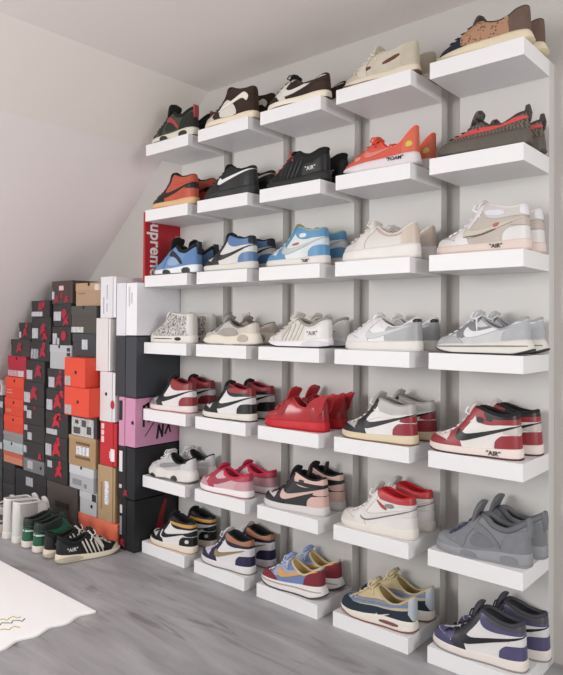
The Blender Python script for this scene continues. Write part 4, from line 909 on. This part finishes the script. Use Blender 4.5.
jb(-1.168, 1.0510, 0.176, 0.121, 'black shoe box with red disc under the brown-lidded top box', [(.03, .25, .40, .40, W1)], ((.62, .55, .026, 0), (.72, .12, .024, 1)))
shoe_box(-1.186, 1.1725, 0.205, 0.122, '#463c3a', '#4b3b34', 'topmost brown-lidded dark shoe box with red figures and pink sticker', d=.29, lidfrac=.28, stickers=[(.36, .58, .22, .2, '#d9b6bd'), (.02, .2, .1, .34, W1)], red=((.25, .1, .018, 1), (.72, .1, .018, 1), (.5, .35, .014, 1)))
# fifth column
shoe_box(-1.560, 0.0, 0.335, 0.068, '#2b2c2e', '#2f3032', 'low black shoe box on the floor behind the white boots', d=.285)
shoe_box(-1.566, 0.0685, 0.345, 0.160, '#242526', '#28292a', 'wide black shoe box with small white sticker above the white boots', lidfrac=.3, d=.29, stickers=[(.36, .50, .22, .30, '#a9abb0')])
shoe_box(-1.478, 0.2295, 0.232, 0.073, '#77787d', '#7d7e83', 'low grey shoe box with white sticker and dark finger hole', lidfrac=.2, stickers=[(.22, .25, .24, .6, W1)], hole=(.85, .5))
jb(-1.474, 0.3035, 0.226, 0.096, 'black shoe box directly on the low grey box', [(.0, .3, .14, .4, W1)], ((.8, .25, .016, 2),))
jb(-1.476, 0.4000, 0.230, 0.097, 'black shoe box with two white stickers, second above the low grey box', [(.02, .62, .16, .3, W1), (.2, .1, .2, .42, W1)], ())
jb(-1.476, 0.4975, 0.222, 0.107, 'black shoe box with two white stickers under the red-figure one', [(.0, .66, .16, .28, W1), (.16, .3, .22, .42, W1)], ((.55, .97, .01, 0),))
jb(-1.480, 0.6050, 0.222, 0.130, 'black shoe box with tall sticker and big red figure, right of orange boxes', [(.02, .1, .3, .44, W1)], ((.5, .5, .036, 1),))
jb(-1.458, 0.7355, 0.205, 0.122, 'black shoe box with sticker and red figure, right of the crimson box', [(.04, .12, .3, .42, W1)], ((.66, .5, .032, 1),))
jb(-1.412, 0.8580, 0.205, 0.108, 'dark shoe box with grey printed sticker, third from the top of its stack', [(.04, .1, .38, .5, '#85868a')], R2)
jb(-1.398, 0.9665, 0.204, 0.134, 'dark shoe box with square sticker, second from the top of its stack', [(.03, .12, .3, .42, W1)], ((.6, .5, .028, 1), (.7, .1, .024, 1)))
jb(-1.405, 1.1010, 0.196, 0.092, 'dark shoe box with long white sticker topmost beneath the sloping ceiling', [(.02, .05, .6, .28, W1)], ((.5, .6, .022, 1), (.66, .9, .018, 0)))
# sixth column
shoe_box(-1.716, 0.0, 0.140, 0.122, '#303133', '#343537', 'dark shoe box on the floor at the far left', d=.285)
shoe_box(-1.716, 0.1225, 0.140, 0.122, '#2b2c2e', '#303133', 'dark shoe box second from the floor at the far left', d=.285)
shoe_box(-1.716, 0.2450, 0.228, 0.065, '#c98368', '#c1604a', 'peach and orange shoe box lowest of the coloured far left ones', lidfrac=.4)
shoe_box(-1.722, 0.3105, 0.236, 0.062, '#aab6b8', '#b3bfc1', 'pale blue-green shoe box beneath the grey one at far left', lidfrac=.35, hole=(.45, .8))
shoe_box(-1.722, 0.3730, 0.236, 0.056, '#8b8a88', '#908f8d', 'mid grey shoe box under the orange boxes at far left', lidfrac=.35)
shoe_box(-1.716, 0.4295, 0.230, 0.096, '#d8452f', '#de4b34', 'orange shoe box lowest of the three far left ones', lidfrac=.45, hole=(.5, .75))
shoe_box(-1.710, 0.5260, 0.222, 0.101, '#d8452f', '#de4b34', 'orange shoe box middle of the three far left ones', lidfrac=.45, hole=(.5, .75), marks=[('print_lines', [(.1, .4, .3, .34), (.1, .4, .2, .24)], '#e29a88')])
shoe_box(-1.702, 0.6275, 0.218, 0.124, '#d8452f', '#de4b34', 'orange shoe box highest of the three far left ones', lidfrac=.45, hole=(.5, .82), marks=[('print_lines', [(.1, .4, .36, .4), (.1, .4, .22, .27)], '#e29a88')])
shoe_box(-1.676, 0.7520, 0.214, 0.123, '#a82338', '#ae263b', 'crimson shoe box with pinkish label on the orange ones', lidfrac=.4, hole=(.5, .88), stickers=[(.02, .04, .55, .28, '#c98a92'), (.6, .04, .3, .28, '#d9bfc4')])
jb(-1.640, 0.8755, 0.222, 0.097, 'black shoe box with red figure resting on the crimson box', [], ((.45, .5, .026, 1),), body='#383635', lidc='#383635')
jb(-1.545, 0.9730, 0.142, 0.098, 'small black shoe box topmost at the far left under the slope', [(.03, .1, .14, .35, W1)], ((.5, .4, .022, 1), (.6, .85, .014, 0)))
for i, (z, h) in enumerate([(0, .13), (.1305, .13), (.261, .13), (.3915, .12), (.512, .12)]):
    shoe_box(-1.955, z, 0.225, h, DKG, '#3b3e42', ['charcoal shoe box on the floor, cut by the left photo edge', 'charcoal shoe box, second up, cut by the left photo edge', 'charcoal shoe box, third up, cut by the left photo edge', 'charcoal shoe box, fourth up, cut by the left photo edge', 'charcoal shoe box with white sticker, cut by the left photo edge'][i], stickers=[(.84, .4, .14, .3, W1)] if i in (2, 4) else ())
shoe_box(-1.945, 0.6325, 0.2, 0.09, '#cfc9c6', '#b9a9a8', 'pale patterned shoe box at the very left of the stacks', stickers=[(.6, .2, .3, .5, '#a86068')])

# ================================================================== SHOES ON THE FLOOR
def floor_pair(spec, pts, labels, rz=None):
    kind, st, C, pn, nm, ex = spec; st = dict(st); st['L'] = st.get('L', 296.); st['wk'] = 0.85 if 'boot' in nm else 0.9
    root = make_shoe(kind, st, C, pn, nm, ex)
    for i, (hx, hy, ang) in enumerate(pts):
        o = root if i == 0 else copy_tree(root)
        # local +x runs toe->heel: direction from toe to heel in the world
        a = math.radians(ang); L = .298
        o.location = (hx+math.cos(a)*L, hy+math.sin(a)*L, 0.0003); o.rotation_euler = (0, 0, a+PI)
        tag(o, labels[i], 'boot' if 'boot' in nm else 'sneaker')
fp = presto('#1c1c1f', '#d5d0c8', '#1f2024', '#d9cdb8', '#8a8578', '#d2cdc4', '#e8e8ea', '#17181a', '#c9bda8')
fp = fp[:5]+((('lettering_r', 'text', ('"AIR"', 232, 56, 22, 0.0, 'up'), ('#e8e8ea', 'print')),),)
floor_pair(fp, [(-0.588, -0.347, 79), (-0.686, -0.349, 82)], ['black runner with cream sole on the floor, nearest the shelves', 'black runner with cream sole on the floor, next to the green sneaker'])
GR = '#1f6b4c'
floor_pair(hi_pair(dict(cap=GR, box='#2a3430', eye=GR, heel=GR, coll='#2d3633', strip=GR, sw='#1d2422', tab='#2d3633'),
   dict(upper=GR, sole='#dcd4cc', outsole='#8b8480', collar='#2b3330', lining='#222927', tongue='#2b3330', laces='#2a2f2d'),
   extra_panels=[('heel_stripe', [(240, 84), (244, 92), (330, 100), (330, 90)], '#d5dcd8', 2.4)]),
   [(-0.786, -0.350, 85), (-0.886, -0.350, 86)], ['green high-top sneaker on the floor, right shoe of the green pair', 'green high-top sneaker on the floor, left shoe beside the white boots'])
WB = '#d4d3cf'
floor_pair(('hi', style('hi', H=[(44, 62), (72, 70), (98, 92), (122, 128), (138, 166), (160, 184), (195, 186), (230, 188), (262, 190), (284, 194)], xth=136, xt1=288, wc=36, a1=.6, tongue=(112, 136, 198), laces=(76, 134, 8), zs=([0, 60, 150, 230, 300], [28, 26, 26, 30, 34])),
   dict(upper=(WB, 'fabric'), sole='#dbd8d2', outsole='#c9c5bd', collar='#dcdbd8', lining='#a9a7a2', tongue=(WB, 'fabric'), laces='#e2e1de'),
   [('heel_tab', [(268, 30), (268, 240), (330, 240), (330, 30)], '#dcdbd7', 1.8), ('heel_counter', [(220, 8), (218, 60), (250, 90), (330, 96), (330, 8)], '#dad9d5', 1.6), ('toe_cap', TOECAP, '#dad9d5')], 'ankle_boot', ()),
   [(-0.984, -0.350, 88), (-1.080, -0.350, 88)], ['tall white canvas boot on the floor beside the green sneakers', 'tall white canvas boot on the floor, farther left of the two'])
floor_pair(('run', style('run', wk=1.05, zs=([0, 60, 150, 230, 300], [30, 32, 38, 46, 50]), H=[(50, 56), (80, 66), (110, 92), (135, 116), (150, 128), (172, 120), (205, 112), (238, 116), (266, 130), (288, 138)], tongue=(116, 148, 150), collar_r=6),
   dict(upper=('#c9c6c1', 'knit'), sole='#d9c6be', outsole='#c4ada4', collar='#d8d6d2', lining='#8b8984', tongue='#cfccc8', laces='#dddbd8'),
   [('heel_counter', [(232, 10), (230, 70), (262, 100), (330, 110), (330, 10)], '#57575a', 1.8), ('heel_stripe', [(240, 60), (240, 70), (330, 76), (330, 64)], '#c9c9c9', 2.4)], 'running_shoe',
   (('strap', 'tube', ([(196, -38, 70), (214, -44, 110), (250, -36, 140), (292, -8, 128), (300, 0, 96)], 3.0), '#e0dfdc'),)),
   [(-1.184, -0.352, 88), (-1.292, -0.352, 88)], ['pale chunky sneaker with pinkish sole at the left photo edge', 'pale chunky sneaker left of the white boots, mostly out of view'])

# ================================================================== RUG
def rug():
    V, F = [], []; n = 90
    xs0, xs1, y0, y1 = -1.9, -0.034, -0.502, -1.55
    pts = [(xs0, y0)]
    edge = []
    for i in range(n+1):
        t = i/n; y = y0+(y1-y0)*t
        edge.append((xs1+0.02*t*2.2-0.009*(1-math.cos(2*PI*(y0-y)/0.118)), y))
    N = len(edge); h = 0.010
    for z in (0.001, h-0.002, h):
        ins = 0.004 if z == h else 0
        V += [(x-ins, y-(ins if i == 0 else 0), z) for i, (x, y) in enumerate(edge)]
    V += [(xs0, y, h) for x, y in edge]; V += [(xs0, y, 0.001) for x, y in edge]
    for i in range(N-1):
        for k in range(2): F.append((k*N+i, k*N+i+1, (k+1)*N+i+1, (k+1)*N+i))
        F.append((2*N+i, 2*N+i+1, 3*N+i+1, 3*N+i)); F.append((3*N+i, 3*N+i+1, 4*N+i+1, 4*N+i)); F.append((4*N+i, 4*N+i+1, i+1, i))
    F.append((0, N, 2*N, 3*N, 4*N)); F.append((N-1, 2*N-1, 3*N-1, 4*N-1, 5*N-1))
    o = mesh_obj('rug', V, F, mat('#ffffff', 'wall')); tag(o, 'white rug with a scalloped edge on the grey floor', 'rug')
    return o
rg = rug()
def stitch(name, pts, c, r=.003):
    V, F = tube([(x, y, 0.0102) for x, y in pts], r, .4); mesh_obj(name, V, F, mat(c, 'fabric'), rg, True)
for i, (cx, cy, n, c) in enumerate([(-.225, -.80, 9, '#c9b53a'), (-.19, -.80, 9, '#5f7a45'), (-.145, -.82, 7, '#c9b53a')]):
    stitch('embroidery', [(cx+.004*k+.012*math.sin(k*1.9+i), cy+.011*k+.004*math.sin(k*2.3+i)) for k in range(n)], c)
